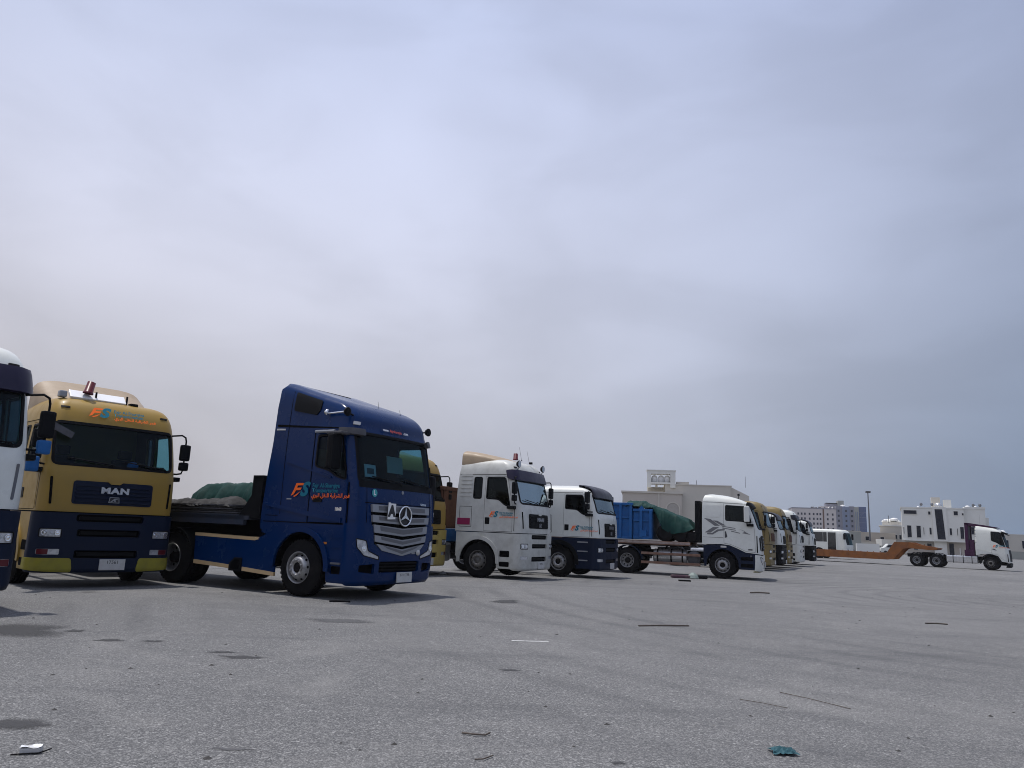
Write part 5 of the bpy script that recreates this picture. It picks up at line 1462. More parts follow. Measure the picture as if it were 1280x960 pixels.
# ------------------------------------------------------------------ trailers and loads
def trailer_axles(t, xs, side_y=1.2, m=None):
    for x in xs:
        for sd in (-1, 1): wheel(t, x, .525, 'rear', sd, dual=True, m=m or RIMD)
    a = MB()
    for x in xs: a.tube([(x, -.95, .52), (x, .95, .52)], .07, 8)
    a.build('axle', CHASSIS, t)
def leg_pair(t, x, z):
    for sd in (-1, 1):
        MB().box(x - .07, x + .07, sd * .75 - .07, sd * .75 + .07, .35, z).box(x - .15, x + .15, sd * .75 - .15, sd * .75 + .15, .33, .36).build('landing_leg', CHASSIS, t)
# flatbed behind the blue tractor
f1 = T_('flatbed_trailer', -2.02, 14.85, -30.4, 'low flatbed trailer with black headboard coupled behind the blue tractor', 'trailer')
mb = MB(); mb.box(-14, -2.86, -1.25, 1.25, 1.36, 1.44); mb.box(-14, -3.0, -1.25, -1.17, 1.26, 1.46); mb.box(-14, -3.0, 1.17, 1.25, 1.26, 1.46)
mb.build('trailer_bed', mat('dark_blue_bed', (.018, .028, .05), .6, dirt=.6, dcol=(.06, .05, .05)), f1)
mb = MB()
for sd in (-1, 1): mb.box(-14, -3.2, sd * .45 - .06, sd * .45 + .06, 1.02, 1.36)
x = -13.6
while x < -3.2: mb.box(x, x + .08, -1.17, 1.17, 1.24, 1.36); x += .8
mb.build('trailer_frame', CHASSIS, f1)
mb = MB(); mb.box(-2.84, -2.56, -1.25, -1.17, 1.4, 2.22); mb.box(-2.84, -2.56, 1.17, 1.25, 1.4, 2.22); mb.box(-2.84, -2.54, -1.25, 1.25, 2.14, 2.24); mb.box(-2.60, -2.56, -1.2, 1.2, 1.3, 2.2)
mb.prism([(-2.84, 1.44), (-3.15, 1.44), (-2.84, 1.85)], -1.25, -1.21, 'XZ'); mb.build('headboard', BLACK, f1)
trailer_axles(f1, (-10.6, -11.95, -13.3)); leg_pair(f1, -7.6, 1.05)
f1r = R(-30.4)
def on(base, name, label, cat, group=None):
    o = empty(name, base.location, base.rotation_euler.z, label, cat, group); return o
pl = on(f1, 'sheet_stack', 'stack of flat grey sheets lying on the flatbed under the green tarpaulin', 'sheets')
rnd = random.Random(5)
for k in range(6):
    dx = rnd.uniform(-.06, .06); dy = rnd.uniform(-.03, .03); z = 1.445 + k * .036
    MB().box(-8.8 + dx, -3.3 - k * .03 + dx, -1.2 + dy, 1.0 + dy, z, z + .026).build('sheet', SHEET if k % 2 else TARPG, pl)
g1 = tarp('grey_tarpaulin', TARPG, -8.9, -3.45, -1.22, .9, lambda u, v: 1.74 + .05 * math.sin(u * 9) + .03 * math.sin(v * 7 + u * 20), lambda u, v: 1.62 + .03 * math.sin(u * 30), n=130, k=36)
g1.location = f1.location; g1.rotation_euler = f1.rotation_euler
tag(g1, 'crumpled grey cover spread over the sheets on the flatbed', 'tarpaulin')
g2 = tarp('green_tarpaulin', TARP, -5.35, -2.95, -.75, 1.15, lambda u, v: 2.18 - .03 * u + .05 * math.sin(u * 7 + 1) * math.sin(v * 5) - .12 * (1 - u) ** 3, lambda u, v: 1.72, n=110, k=50, seed=8)
g2.location = f1.location; g2.rotation_euler = f1.rotation_euler
tag(g2, 'dark green tarpaulin over the load on the flatbed behind the blue tractor', 'tarpaulin')
MB().box(-5.0, -3.2, -.5, .9, 1.68, 1.95).build('covered_load', SHEET, g2)

# brown skip on a blue frame behind the scuffed white cab
s6 = T_('skip_trailer', 1.04, 23.70, -26, 'trailer with bright blue frame behind the scuffed white high-roof cab', 'trailer')
MB().box(-9.5, -2.75, -1.2, 1.2, 1.02, 1.42, .02).build('trailer_bed', BLUEB, s6)
MB().box(-9.5, -4.4, -.5, .5, .85, 1.02).build('trailer_frame', CHASSIS, s6)
trailer_axles(s6, (-7.4, -8.8)); leg_pair(s6, -6.2, 1.0)
sk = on(s6, 'skip_container', 'rusty brown steel container behind the scuffed white high-roof cab', 'container')
mb = MB(); mb.box(-9.2, -2.8, -1.2, -1.14, 1.43, 2.68); mb.box(-9.2, -2.8, 1.14, 1.2, 1.43, 2.68); mb.box(-2.86, -2.8, -1.2, 1.2, 1.43, 2.68); mb.box(-9.2, -9.14, -1.2, 1.2, 1.43, 2.68); mb.box(-9.2, -2.8, -1.2, 1.2, 1.43, 1.48)
mb.build('container_shell', BROWN, sk)
for k in range(9):
    x = -9.0 + k * .76
    for sd in (-1, 1): MB().box(x, x + .1, sd * 1.2, sd * 1.27, 1.46, 2.6).build('container_rib', BROWN, sk)
MB().box(-9.24, -2.76, -1.28, 1.28, 2.6, 2.72, .02).build('top_rim', BROWN, sk)

# stepped blue container, tarpaulin load and bed behind the striped tractor
f9 = T_('flatbed_trailer', 10.42, 31.00, -20.5, 'worn pale-edged flatbed trailer coupled behind the striped white tractor', 'trailer')
mb = MB(); mb.box(-12.5, -2.75, -1.24, 1.24, 1.2, 1.34, .01); mb.build('trailer_bed', RUST, f9)
MB().box(-5.9, -2.75, -1.262, -1.245, 1.24, 1.33).build('bed_edge', mat('pale_worn_edge', (.33, .27, .24), .7, dirt=.9, dcol=(.15, .09, .07), dscale=7), f9)
mb = MB()
for sd in (-1, 1): mb.box(-12.5, -3.0, sd * .45 - .06, sd * .45 + .06, 1.15, 1.2); mb.box(-12.5, -6.4, sd * .45 - .06, sd * .45 + .06, .8, 1.15)
mb.build('trailer_frame', CHASSIS, f9)
trailer_axles(f9, (-9.6, -10.9, -12.2))
bc = on(f9, 'blue_container', 'bright blue ribbed steel container with a stepped-down front part on the flatbed', 'container')
BX = [(-9.4, -5.10, 2.86, 1.38), (-5.06, -4.28, 2.62, 1.40)]
for (xa, xb, zt, zb_) in BX:
    mb = MB()
    mb.box(xa, xb, -1.16, -1.12, zb_, zt); mb.box(xa, xb, 1.12, 1.16, zb_, zt); mb.box(xa, xa + .04, -1.12, 1.12, zb_, zt); mb.box(xb - .04, xb, -1.12, 1.12, zb_, zt); mb.box(xa, xb, -1.12, 1.12, zb_, zb_ + .05)
    mb.build('container_panel', BLUEB, bc)
    MB().box(xa - .02, xb + .02, -1.245, -1.10, zt - .1, zt, .015).build('top_rim', BLUEB, bc)
    MB().box(xa - .02, xb + .02, 1.10, 1.245, zt - .1, zt, .015).build('top_rim', BLUEB, bc)
    MB().box(xa, xb, -1.235, -1.16, zb_, zb_ + .12, .01).build('bottom_rail', BLUEB, bc)
    MB().box(xa, xb, -1.215, -1.16, (zt + zb_) / 2 + .1, (zt + zb_) / 2 + .17, .01).build('middle_rail', BLUEB, bc)
    x = xb - .1
    while x > xa:
        MB().box(x - .02, x + .09, -1.265, -1.16, zb_ + .05, zt - .05, .01).build('container_rib', BLUEB, bc); x -= .39 if xb > -4.5 else .43
MB().box(-4.75, -4.5, -1.26, -1.16, 1.5, 1.75, .01).build('latch_box', BLUEB, bc)
MB().prism([(-4.85, 2.62), (-4.6, 2.62), (-4.72, 2.76)], -1.2, -1.1, 'XZ').build('lifting_lug', BLUEB, bc)
def gh(u, v):   # u from container to cab
    return 2.90 - .80 * max(0, (u - .30) / .70) ** .9 + .03 * math.sin(v * 6) + .07 * math.sin(v * PI) - (.10 * (.3 - u) / .3 if u < .3 else 0)
g9 = tarp('green_tarpaulin', TARP, -5.6, -2.62, -1.2, 1.2, gh, lambda u, v: 2.70 if u < .44 else max(1.78, 2.70 - 6.5 * (u - .44)) + .09 * math.sin(u * 13 + 1), n=120, k=60, seed=12)
g9.location = f9.location; g9.rotation_euler = f9.rotation_euler
tag(g9, 'dark green tarpaulin sloping from the blue container down to the striped cab', 'tarpaulin')
ld = on(f9, 'spare_wheels_load', 'row of dark round drums lying under the sloping green tarpaulin', 'drums')
for i, (x, r_) in enumerate(((-3.78, .34), (-3.15, .30), (-2.72, .22))):
    for y in (-.85, -.2, .45):
        MB().lathe([(-.25, 0), (-.25, r_ * .55), (-.25, r_), (.25, r_), (.25, 0)], 20, M=Matrix.Translation((x, y, 1.34 + r_))).build('drum', CHASSIS, ld)

# orange low loader
lo = T_('low_loader_trailer', 39.75, 60.2, -37.4, 'long rusty orange low loader trailer with raised gooseneck behind the white and purple tractor', 'trailer')
neck = [(-14.9, .42), (-8.7, .42), (-8.25, .48), (-7.45, 1.35), (-7.1, 1.45), (-5.4, 1.34), (-5.0, 1.40), (-4.9, 1.52), (-6.3, 1.72), (-6.9, 1.92), (-8.1, 1.90), (-8.75, .95), (-14.9, 1.02)]
for sd in (-1, 1):
    MB().prism(neck, sd * 1.06, sd * 1.25, 'XZ').build('side_beam', ORANGE, lo)
mb = MB(); mb.box(-22, -8.8, -1.06, 1.06, .78, .95)
for k in range(16): mb.box(-21.8 + k * .82, -21.7 + k * .82, -1.05, 1.05, .5, .8)
mb.build('loading_deck', RUST, lo)
for sd in (-1, 1): MB().box(-22, -14.92, sd * 1.06, sd * 1.25, .48, 1.0).build('rear_beam', ORANGE, lo)
mb = MB(); mb.box(-8.0, -5.0, -1.05, 1.05, 1.42, 1.55); mb.build('neck_deck', ORANGE, lo)
for x in (-7.9, -6.6, -5.9): MB().box(x, x + .06, -1.262, -1.25, 1.5, 1.8).build('neck_rib', ORANGE, lo)
for k in range(12):
    x = -14.4 + k * .5
    MB().box(x, x + .05, -1.262, -1.25, .47, .92).build('beam_rib', ORANGE, lo)
    MB().prism([(x + .1, .97), (x + .2, .97), (x + .15, 1.06)], -1.2, -1.12, 'XZ').build('lashing_ring', ORANGE, lo)
trailer_axles(lo, (-18.2, -19.5, -20.8))
for sd in (-1, 1):
    pass

# ------------------------------------------------------------------ bus
bs = T_('coach_bus', 36.1, 80.0, -40, 'white coach with black side windows parked behind the orange low loader', 'bus')
prof = [(.35, .35, -.05, 1.2, -11), (.5, .5, 0, 1.24, -11), (1.3, 1.3, 0, 1.25, -11), (1.6, 1.6, -.05, 1.25, -11), (2.7, 2.7, -.32, 1.22, -11), (2.95, 2.9, -.45, 1.15, -10.95), (3.05, 3.0, -.7, .95, -10.8), (3.15, 3.03, -1.2, .6, -10.4)]
S = Shell(prof, rc=.3, bul=.12, L=8)
ws = frect(S, -1.08, 1.08, 1.45, 2.68, .1)
outer = dens([(-S.S, .36), (S.S, .36), (S.S, 3.15), (-S.S, 3.15)], .3)
def band(sd): return srect(S, -10.7, -.95, 1.75, 2.72, sd, .08)
def dr(sd): return srect(S, -2.2, -1.25, .45, 1.7, sd, .05)
skin(S, 'bus_body', WHITE, bs, outer, [ws], 0, .04, gs=.4, gv=.25, extra=back_cap(S, .36, 3.15, roof=True))
skin(S, 'cab_lining', GAP, bs, outer, [], -.4, 0, gs=.5, gv=.4)
skin(S, 'windscreen', GLASSW, bs, inset(ws, -.02), off=-.02, thick=0)
for sd in (-1, 1):
    for k in range(7):
        xa = -10.6 + k * 1.36
        skin(S, 'side_window', GAP if False else mat('black_glass', (.01, .012, .016), .06, coat=.5), bs, srect(S, xa, xa + 1.33, 1.72, 2.70, sd, .03), off=.006, thick=.006, gs=.4)
    skin(S, 'passenger_door', MATS['black_glass'], bs, srect(S, -2.0, -1.15, .42, 2.70, sd, .06), off=.012, thick=.01)
    for x in (-1.15, -2.06): skin(S, 'door_frame', WHITE, bs, srect(S, x, x + .09, .42, 2.72, sd), off=.02, thick=.02)
    for x in (-2.9, -8.0):
        wheel(bs, x, .5, 'front', sd, m=RIMD); MB().prism(arc_pts(x, .5, .62, 0, PI) + [(x - .62, .3), (x + .62, .3)], sd * 1.245, sd * 1.255, 'XZ').build('arch_liner', GAP, bs)
    MB().box(-.35, -.15, sd * 1.3, sd * 1.5, 2.0, 2.6, .05).build('mirror_housing', BLACK, bs)
skin(S, 'bumper', SILVERD, bs, dens([(-S.a - S.arc, .38), (S.a + S.arc, .38), (S.a + S.arc, .85), (-S.a - S.arc, .85)], .2), off=.04, thick=.05)
for sd in (-1, 1): skin(S, 'headlight', LAMP, bs, frect(S, min(sd * .75, sd * 1.1), max(sd * .75, sd * 1.1), .9, 1.1, .04), off=.02, thick=.02)
# ------------------------------------------------------------------ buildings
VW = mat('white_render', (.66, .66, .62), .85, dirt=.25, dcol=(.45, .43, .4), dscale=.25)
VB = mat('beige_render', (.46, .42, .37), .9, dirt=.35, dcol=(.33, .3, .26), dscale=.2)
VC = mat('cream_render', (.52, .49, .43), .9, dirt=.3, dcol=(.38, .35, .31), dscale=.2)
VP = mat('pinkish_render', (.52, .48, .46), .9, dirt=.25, dcol=(.4, .37, .36), dscale=.1)
VG = mat('blue_grey_cladding', (.15, .19, .28), .7, dirt=.25, dcol=(.15, .17, .22), dscale=.1)
VL = mat('lavender_grey_render', (.22, .22, .26), .85, dirt=.3, dcol=(.2, .2, .22), dscale=.1)
VGG = mat('grey_block', (.31, .32, .29), .9, dirt=.5, dcol=(.22, .22, .2), dscale=.4)
VBL = mat('blue_curtain_glass', (.02, .055, .17), .18, coat=.4, dirt=.25, dcol=(.04, .09, .2), dscale=.2)
WGL = mat('far_window_glass', (.006, .009, .02), .25, spec=.15)
TANKW = mat('white_tank', (.75, .75, .74), .4, dirt=.2)
GZ = -.16
def wall_box(name, m, parent, x0, x1, y0, y1, z0, z1, M=None, label=None):
    return MB().box(x0, x1, y0, y1, z0, z1, 0, M).build(name, m, parent)
def win(parent, x0, x1, z0, z1, y, M=None, fm=None, gm_=None, fr=.05, bars=0, shut=None):
    """framed opening on a facade that faces -y: frame ring with depth, pane set back inside"""
    mb = MB()
    mb.box(x0 - fr, x0, y - .10, y + .02, z0 - fr, z1 + fr, 0, M); mb.box(x1, x1 + fr, y - .10, y + .02, z0 - fr, z1 + fr, 0, M)
    mb.box(x0, x1, y - .10, y + .02, z1, z1 + fr, 0, M); mb.box(x0 - .04, x1 + .04, y - .14, y + .02, z0 - fr, z0, 0, M)
    for k in range(bars): xx = x0 + (x1 - x0) * (k + 1) / (bars + 1); mb.box(xx - .02, xx + .02, y - .06, y, z0, z1, 0, M)
    f = mb.build('window', fm or VW, parent)
    MB().box(x0, x1, y - .035, y + .01, z0, z1, 0, M).build('pane', gm_ or WGL, f)
    return f
def parapet(parent, m, x0, x1, y0, y1, z, h=.5, t=.2, M=None, name='parapet'):
    mb = MB(); mb.box(x0, x1, y0, y0 + t, z, z + h, 0, M); mb.box(x0, x1, y1 - t, y1, z, z + h, 0, M); mb.box(x0, x0 + t, y0 + t, y1 - t, z, z + h, 0, M); mb.box(x1 - t, x1, y0 + t, y1 - t, z, z + h, 0, M)
    return mb.build(name, m, parent)
def water_tank(parent, x, y, z, r, h, m=None, M=None):
    T = Matrix.Translation((x, y, z)); T = M @ T if M is not None else T
    return MB().lathe([(0, 0), (0, r), (h * .6, r), (h * .8, r * .85), (h * .95, r * .45), (h, 0)], 16, M=T, axis='Z').build('water_tank', m or TANKW, parent)

def place_on(o, root, cx, cy, deg, sc):
    # the plans are drawn square to the yard, then each building is turned to its real bearing about its corner (cx, cy)
    M = Matrix.Translation(-root.location) @ Matrix.Translation((cx, cy, 0)) @ Matrix.Rotation(R(deg), 4, 'Z') @ Matrix.Scale(sc, 4, (1, 0, 0)) @ Matrix.Translation((-cx, -cy, 0))
    for q in [o] + list(o.children):
        q.data.transform(M); q.location = (0, 0, 0)
    return o
# white villa on the right
v = empty('white_villa', (84, 150, 0), 0, 'white two storey villa with tall dark glass stair window behind the orange gooseneck', 'building')
def L(m): m.location = (-84, -150, 0); return m
def V(fn, *a, **k):
    o = fn(*a, **k)
    return place_on(o, v, 77.9, 150, -27, 0.85)
V(wall_box, 'upper_wall', VW, v, 77.9, 90.4, 150, 164, 2.75, 8.9)
V(wall_box, 'ground_wall', VB, v, 78.2, 94.2, 151.4, 164, -.3, 2.75)
V(wall_box, 'side_wing', VW, v, 90.4, 94.6, 151.0, 164, 2.75, 9.0)
V(wall_box, 'side_wing', VW, v, 94.6, 95.4, 153, 163, 2.0, 7.5)
V(wall_box, 'ground_wall', VW, v, 84.2, 86.7, 150.6, 151.4, -.3, 2.72)
V(parapet, v, VW, 77.7, 90.6, 149.9, 164, 8.9, .22)
V(parapet, v, VW, 90.6, 94.7, 150.9, 164, 9.0, .4)
V(wall_box, 'roof_tower', VC, v, 84.4, 86.2, 156, 159, 8.9, 11.4)
V(wall_box, 'roof_tower', VW, v, 86.9, 88.4, 155, 158, 8.9, 10.9)
V(wall_box, 'stair_bay', VW, v, 84.15, 86.95, 149.72, 150, 2.75, 9.2)
gl = MB(); gl.prism([(84.65, 8.75), (86.15, 8.75), (86.5, 3.05), (84.95, 3.05)], 149.66, 149.72, 'XZ'); V(gl.build, 'stair_window', WGL, v)
fr = MB()
for z in (4.2, 5.35, 6.5, 7.65): fr.box(84.75 + (8.75 - z) * .05, 86.2 + (8.75 - z) * .06, 149.62, 149.66, z, z + .04)
V(fr.build, 'stair_window_mullions', BLACK, v)
for (a, b_, c_, d) in ((78.35, 81.0, 7.75, 8.45), (83.35, 83.8, 7.7, 8.3), (88.4, 89.2, 7.7, 8.45), (90.0, 90.32, 7.75, 8.1), (78.9, 79.75, 3.25, 5.5), (80.8, 81.65, 3.25, 5.5), (83.4, 83.8, 3.9, 5.2), (87.4, 87.8, 3.95, 5.2), (89.45, 90.15, 3.3, 5.5)):
    V(win, v, a, b_, c_, d, 149.98 if b_ < 84.1 or a > 86.95 else 149.7)
for x in (78.15, 82.2, 88.85): V(win, v, x, x + .12, 3.9, 5.2, 149.99, fr=.03)
V(wall_box, 'slab_edge', VW, v, 77.7, 90.6, 149.85, 150.0, 2.62, 2.78)
V(wall_box, 'entrance_door', WGL, v, 87.2, 88.1, 151.34, 151.4, -.1, 2.35)
V(win, v, 82.8, 83.7, .9, 2.2, 151.4); V(win, v, 80.0, 80.9, .9, 2.2, 151.4); V(win, v, 91.4, 92.4, 4.2, 5.6, 151.0)
for (x, y, r, h) in ((85.6, 153, .85, 1.3), (81.5, 154, .3, .6), (91.5, 154, .5, .7), (93.0, 154, .45, .6)): V(water_tank, v, x, y, 8.9 if x < 90.6 else 9.1, r, h, ALU if x == 85.6 else TANKW)
for x in (81.9, 84.1, 92.3, 93.6): V(lambda: MB().tube([(x, 152, 8.9), (x, 152, 10.1)], .03, 5).lathe([(0, 0), (.1, .3), (.12, .32)], 10, M=Matrix.Translation((x + .2, 151.9, 9.75)), axis='Y').build('satellite_dish', SILVERD, v))

# pale house with domed roof tanks
h_ = empty('domed_house', (86, 170, 0), 0, 'small pale house with white domed roof tanks left of the white villa', 'building')
def H(fn, *a, **k):
    o = fn(*a, **k)
    return place_on(o, h_, 83.3, 170, -26, 0.87)
H(wall_box, 'wall', VC, h_, 83.3, 89, 170, 180, -.3, 5.7)
H(wall_box, 'cornice', VW, h_, 83.05, 89.2, 169.8, 180.2, 5.7, 5.95)
H(wall_box, 'upper_wall', VC, h_, 83.9, 88.4, 172, 178, 5.95, 6.7)
mb = MB(); mb.lathe([(6.7, 2.3), (7.0, 2.2), (7.35, 1.6), (7.5, 0)], 20, M=Matrix.Translation((86.0, 175, 0)), axis='Z'); H(mb.build, 'low_dome', VW, h_)
H(water_tank, h_, 84.6, 172.6, 6.7, .5, .6); H(water_tank, h_, 86.7, 172.6, 6.9, .95, .75)
mb = MB(); mb.tube([(85.4, 172, 6.5), (85.4, 172, 8.1)], .08, 5); H(mb.build, 'roof_pipe', SILVERD, h_)
for (a, b_, c_, d) in ((84.5, 84.95, 3.05, 3.85), (86.7, 87.15, 3.0, 3.85), (87.6, 88.1, 3.0, 3.85), (84.5, 85.0, .6, 1.6)): H(win, h_, a, b_, c_, d, 170)

# apartment block far behind
ap = empty('apartment_block', (175, 418, 0), 0, 'far pinkish apartment block with rows of small square windows and blue glass end', 'building')
def A(fn, *a, **k):
    o = fn(*a, **k)
    return place_on(o, ap, 181, 418, -16, 0.93)
A(wall_box, 'facade', VP, ap, 156.4, 181, 418, 440, -.3, 20.0)
A(parapet, ap, VL, 156.2, 181.1, 417.8, 440, 20.0, .5)
A(wall_box, 'recess_strip', BROWN, ap, 173.6, 174.4, 417.9, 418, 1, 20.6)
A(wall_box, 'tower_face', VL, ap, 181, 184.4, 418.6, 440, -.3, 21.8)
A(wall_box, 'tower_face', VG, ap, 184.4, 188.4, 417.4, 440, -.3, 21.4)
A(wall_box, 'tower_face', VL, ap, 188.4, 191, 418.4, 440, -.3, 21.9)
A(wall_box, 'tower_face', VGG, ap, 191, 193.4, 418.0, 440, -.3, 21.6)
for x in (191.5, 192.5): A(wall_box, 'fin', VG, ap, x, x + .35, 417.7, 418, 1, 19)
A(wall_box, 'glass_tower', VBL, ap, 193.4, 197.6, 419, 440, -.3, 21.8)
for k in range(7): A(wall_box, 'spandrel', VG, ap, 193.4, 197.62, 418.9, 419, 2 + k * 2.8, 2.12 + k * 2.8)
for x in (194.8, 196.2): A(wall_box, 'mullion', VBL, ap, x, x + .12, 418.8, 418.9, 1, 21.8)
A(wall_box, 'penthouse', VGG, ap, 183.3, 186.5, 425, 432, 21, 25.2)
A(wall_box, 'penthouse', VL, ap, 176.5, 183.3, 427, 434, 20, 23.4)
A(wall_box, 'penthouse', VP, ap, 173, 178, 422, 430, 20, 21.6)
A(parapet, ap, BLACK, 176.9, 183.2, 426.8, 434, 23.4, .5)
for x in (160.0, 161.9, 163.7, 166.3, 168.6, 170.6, 172.3, 176.3, 179.1):
    for z in (17.1, 14.5, 11.9, 9.3, 6.7): A(win, ap, x - .42, x + .42, z - .55, z + .55, 418, fm=VL, fr=.08)
for x in (182.5, 186.4, 189.7):
    for z in (19.3, 16.6, 13.9, 11.2, 8.5, 5.8): A(win, ap, x - .5, x + .5, z - .6, z + .6, 418.6 if x < 184 else (417.4 if x < 188 else 418.4), fm=VG, fr=.1)
rnd = random.Random(4)
for k in range(14): A(water_tank, ap, 168 + k * .95 + rnd.uniform(-.3, .3), 421 + rnd.uniform(0, 3), 20.3, .45, rnd.uniform(.7, 1.5), m=rnd.choice([TANKW, GRAPH, SILVERD, VL]))
A(water_tank, ap, 185.2, 420, 21.4, 1.4, 1.3)

# beige house with roof water tower
bh = empty('beige_house', (27, 119, 0), 0, 'beige house with arched niche and white rooftop frame holding water tanks', 'building')
def B(fn, *a, **k):
    o = fn(*a, **k)
    return place_on(o, bh, 17.9, 118, -10, 0.99)
B(wall_box, 'wall', VB, bh, 17.9, 27.0, 118, 132, -.3, 7.9)
B(wall_box, 'wall', VC, bh, 27.0, 34.0, 121, 132, -.3, 7.9)
B(wall_box, 'cornice', VC, bh, 17.7, 27.2, 117.8, 132.2, 7.9, 8.15)
B(wall_box, 'cornice', VC, bh, 27.2, 34.2, 120.8, 132.2, 7.9, 8.12)
B(wall_box, 'pilaster', VC, bh, 23.35, 23.6, 117.9, 118, -.3, 7.9)
ai = arc_pts(25.65, 5.55, .95, 0, PI, 14); 
B(MB().prism([(24.7, 2.0)] + [(26.6, 2.0)] + ai, 117.9, 118.02, 'XZ').build, 'arched_niche', mat('niche_render', (.36, .34, .31), .9, dirt=.3), bh)
ring = MB(); ring.prism(arc_pts(25.65, 5.55, 1.12, 0, PI, 14) + arc_pts(25.65, 5.55, .95, PI, 0, 14), 117.82, 118.0, 'XZ'); ring.box(24.53, 24.7, 117.82, 118, 2.0, 5.55); ring.box(26.6, 26.77, 117.82, 118, 2.0, 5.55)
B(ring.build, 'arch_trim', VC, bh)
for (a, b_, c_, d) in ((19.3, 20.4, 4.6, 6.2), (21.4, 22.5, 4.6, 6.2), (29.0, 30.0, 4.6, 6.2), (31.6, 32.6, 4.6, 6.2)): B(win, bh, a, b_, c_, d, 118 if b_ < 27 else 121, fm=VC, fr=.1)
B(wall_box, 'penthouse', VC, bh, 21.8, 28.8, 122, 130, 8.1, 9.1)
B(wall_box, 'upper_block', VC, bh, 24.5, 34.6, 119.5, 131, -.3, 9.35)
B(parapet, bh, VC, 24.4, 34.7, 119.4, 131, 9.35, .16)
B(MB().prism([(34.6, -.3), (34.6, 9.3), (37.3, 8.0), (37.3, -.3)], 119.8, 131, 'XZ').build, 'sloping_wing', VC, bh)
mb = MB(); zb0, zt0 = 9.55, 11.55
for x0, x1 in ((21.7, 22.3), (25.3, 26.1)): mb.box(x0, x1, 119.2, 121.8, 8.9, 11.5)
mb.box(22.3, 25.3, 119.2, 121.8, 11.0, 11.5); mb.box(22.3, 25.3, 119.2, 121.8, 9.45, 9.7); mb.box(21.6, 26.2, 119.1, 121.9, 11.5, 11.62)
B(mb.build, 'tank_frame', VW, bh)
for x in (22.85, 23.9, 24.85): B(water_tank, bh, x, 120.2, 9.7, .5, 1.15)
for x in (23.0, 24.4): B(wall_box, 'frame_leg', VC, bh, x, x + .35, 120, 120.4, 8.9, 9.45)
B(wall_box, 'tank_cover', VC, bh, 26.3, 28.2, 119.8, 122, 8.1, 9.9)
B(lambda: MB().tube([(29.4, 120, 9), (29.4, 120, 10.2)], .04, 5).box(28.9, 29.6, 119.8, 120.3, 9.1, 9.5).build('roof_machine', GRAPH, bh))
B(lambda: MB().tube([(36.8, 120, 9.3), (36.8, 120, 11.0)], .03, 5).build('antenna', SILVERD, bh))

# light mast
lm_ = empty('light_mast', (76.2, 160, GZ), 0, 'tall thin grey light mast standing between the apartment block and the domed house', 'light pole')
MB().lathe([(0, .24), (.3, .2), (6, .16), (12.5, .10)], 12, axis='Z').build('pole', SILVERD, lm_)
mb = MB(); mb.box(-.5, .5, -.1, .1, 12.4, 12.5)
for k in (-.35, 0, .35): mb.box(k - .13, k + .13, -.3, .05, 12.45, 12.75, .03)
mb.build('lamp_head', GRAPH, lm_)
lm2 = empty('light_mast', (-59.5, 126, GZ), 0, 'distant light mast seen through the gold truck windows', 'light pole')
MB().lathe([(0, .24), (.3, .2), (6, .16), (12.5, .10)], 12, axis='Z').build('pole', SILVERD, lm2)
MB().box(-.8, .8, -.1, .1, 12.4, 12.6).build('lamp_head', GRAPH, lm2)

# walls and small buildings at the yard edge
def yard(name, label, cat, m, x0, x1, y0, y1, z1, cap=None, panes=()):
    o = MB().box(x0, x1, y0, y1, -.3, z1).build(name, m); tag(o, label, cat)
    if cap: MB().box(x0 - .05, x1 + .05, y0 - .05, y1 + .05, z1, z1 + .12).build('wall_coping', cap, o)
    for (a, b_, c_, d) in panes: win(o, a, b_, c_, d, y0)
    return o
yard('grey_workshop', 'plain grey flat-roofed workshop behind the white coach', 'building', VGG, 65.0, 70.6, 152, 160, 3.95, VC)
yard('boundary_wall', 'white boundary wall in front of the grey workshop, right of the coach', 'wall', VW, 65.5, 69.8, 143, 143.3, 1.65)
yard('boundary_wall', 'long low beige wall beside the light mast', 'wall', VC, 70.9, 83.5, 158, 158.3, 2.1, VB)
yard('beige_shed', 'low beige building behind the long wall left of the domed house', 'building', VB, 71.3, 83.1, 163, 172, 4.0, VC, panes=[(72.5, 73.2, 2.4, 3.2), (76.6, 77.6, 2.4, 3.2), (79.8, 80.6, 2.4, 3.2)])
yard('pump_house', 'small pale block structure between the mast and the domed house', 'building', VW, 76.4, 79.3, 155.5, 158, 2.7)
gt = empty('steel_gate', (73, 151, GZ), 0, 'grey slatted metal gate in front of the long beige wall', 'gate')
for k in range(16): MB().box(-2.2 + k * .42, -2.2 + k * .42 + .3, -.03, .03, .1, 1.5).build('gate_slat', VGG, gt)
MB().box(-2.3, 4.6, -.05, .05, 1.45, 1.55).box(-2.3, 4.6, -.05, .05, .2, .3).build('gate_rail', GRAPH, gt)
yard('boundary_wall', 'long grey block wall along the far side of the yard at the right edge', 'wall', VGG, 97.5, 150, 150, 150.3, 1.35, VC)
rb = yard('low_house', 'grey flat-roofed house behind the block wall at the right edge', 'building', VL, 98.2, 100.6, 158, 170, 4.6, VC)
rb2 = yard('low_house', 'cream flat-roofed house at the far right edge behind the block wall', 'building', VC, 100.8, 125, 160, 172, 4.8, VW, panes=[(101.5, 102.6, 2.0, 3.6), (104, 105.2, 2.0, 3.6), (108, 109.2, 2.0, 3.6), (113, 114.2, 2.0, 3.6)])
for x in (101.3, 103.2, 106): water_tank(rb2, x, 163, 4.9, .6, .8)
MB().box(102.6, 103.4, 162, 163, 4.9, 6.0).build('roof_box', GRAPH, rb2)
pw = yard('boundary_wall', 'low concrete wall far behind the parked trucks', 'wall', VGG, -160, 64, 170, 170.3, 1.5)
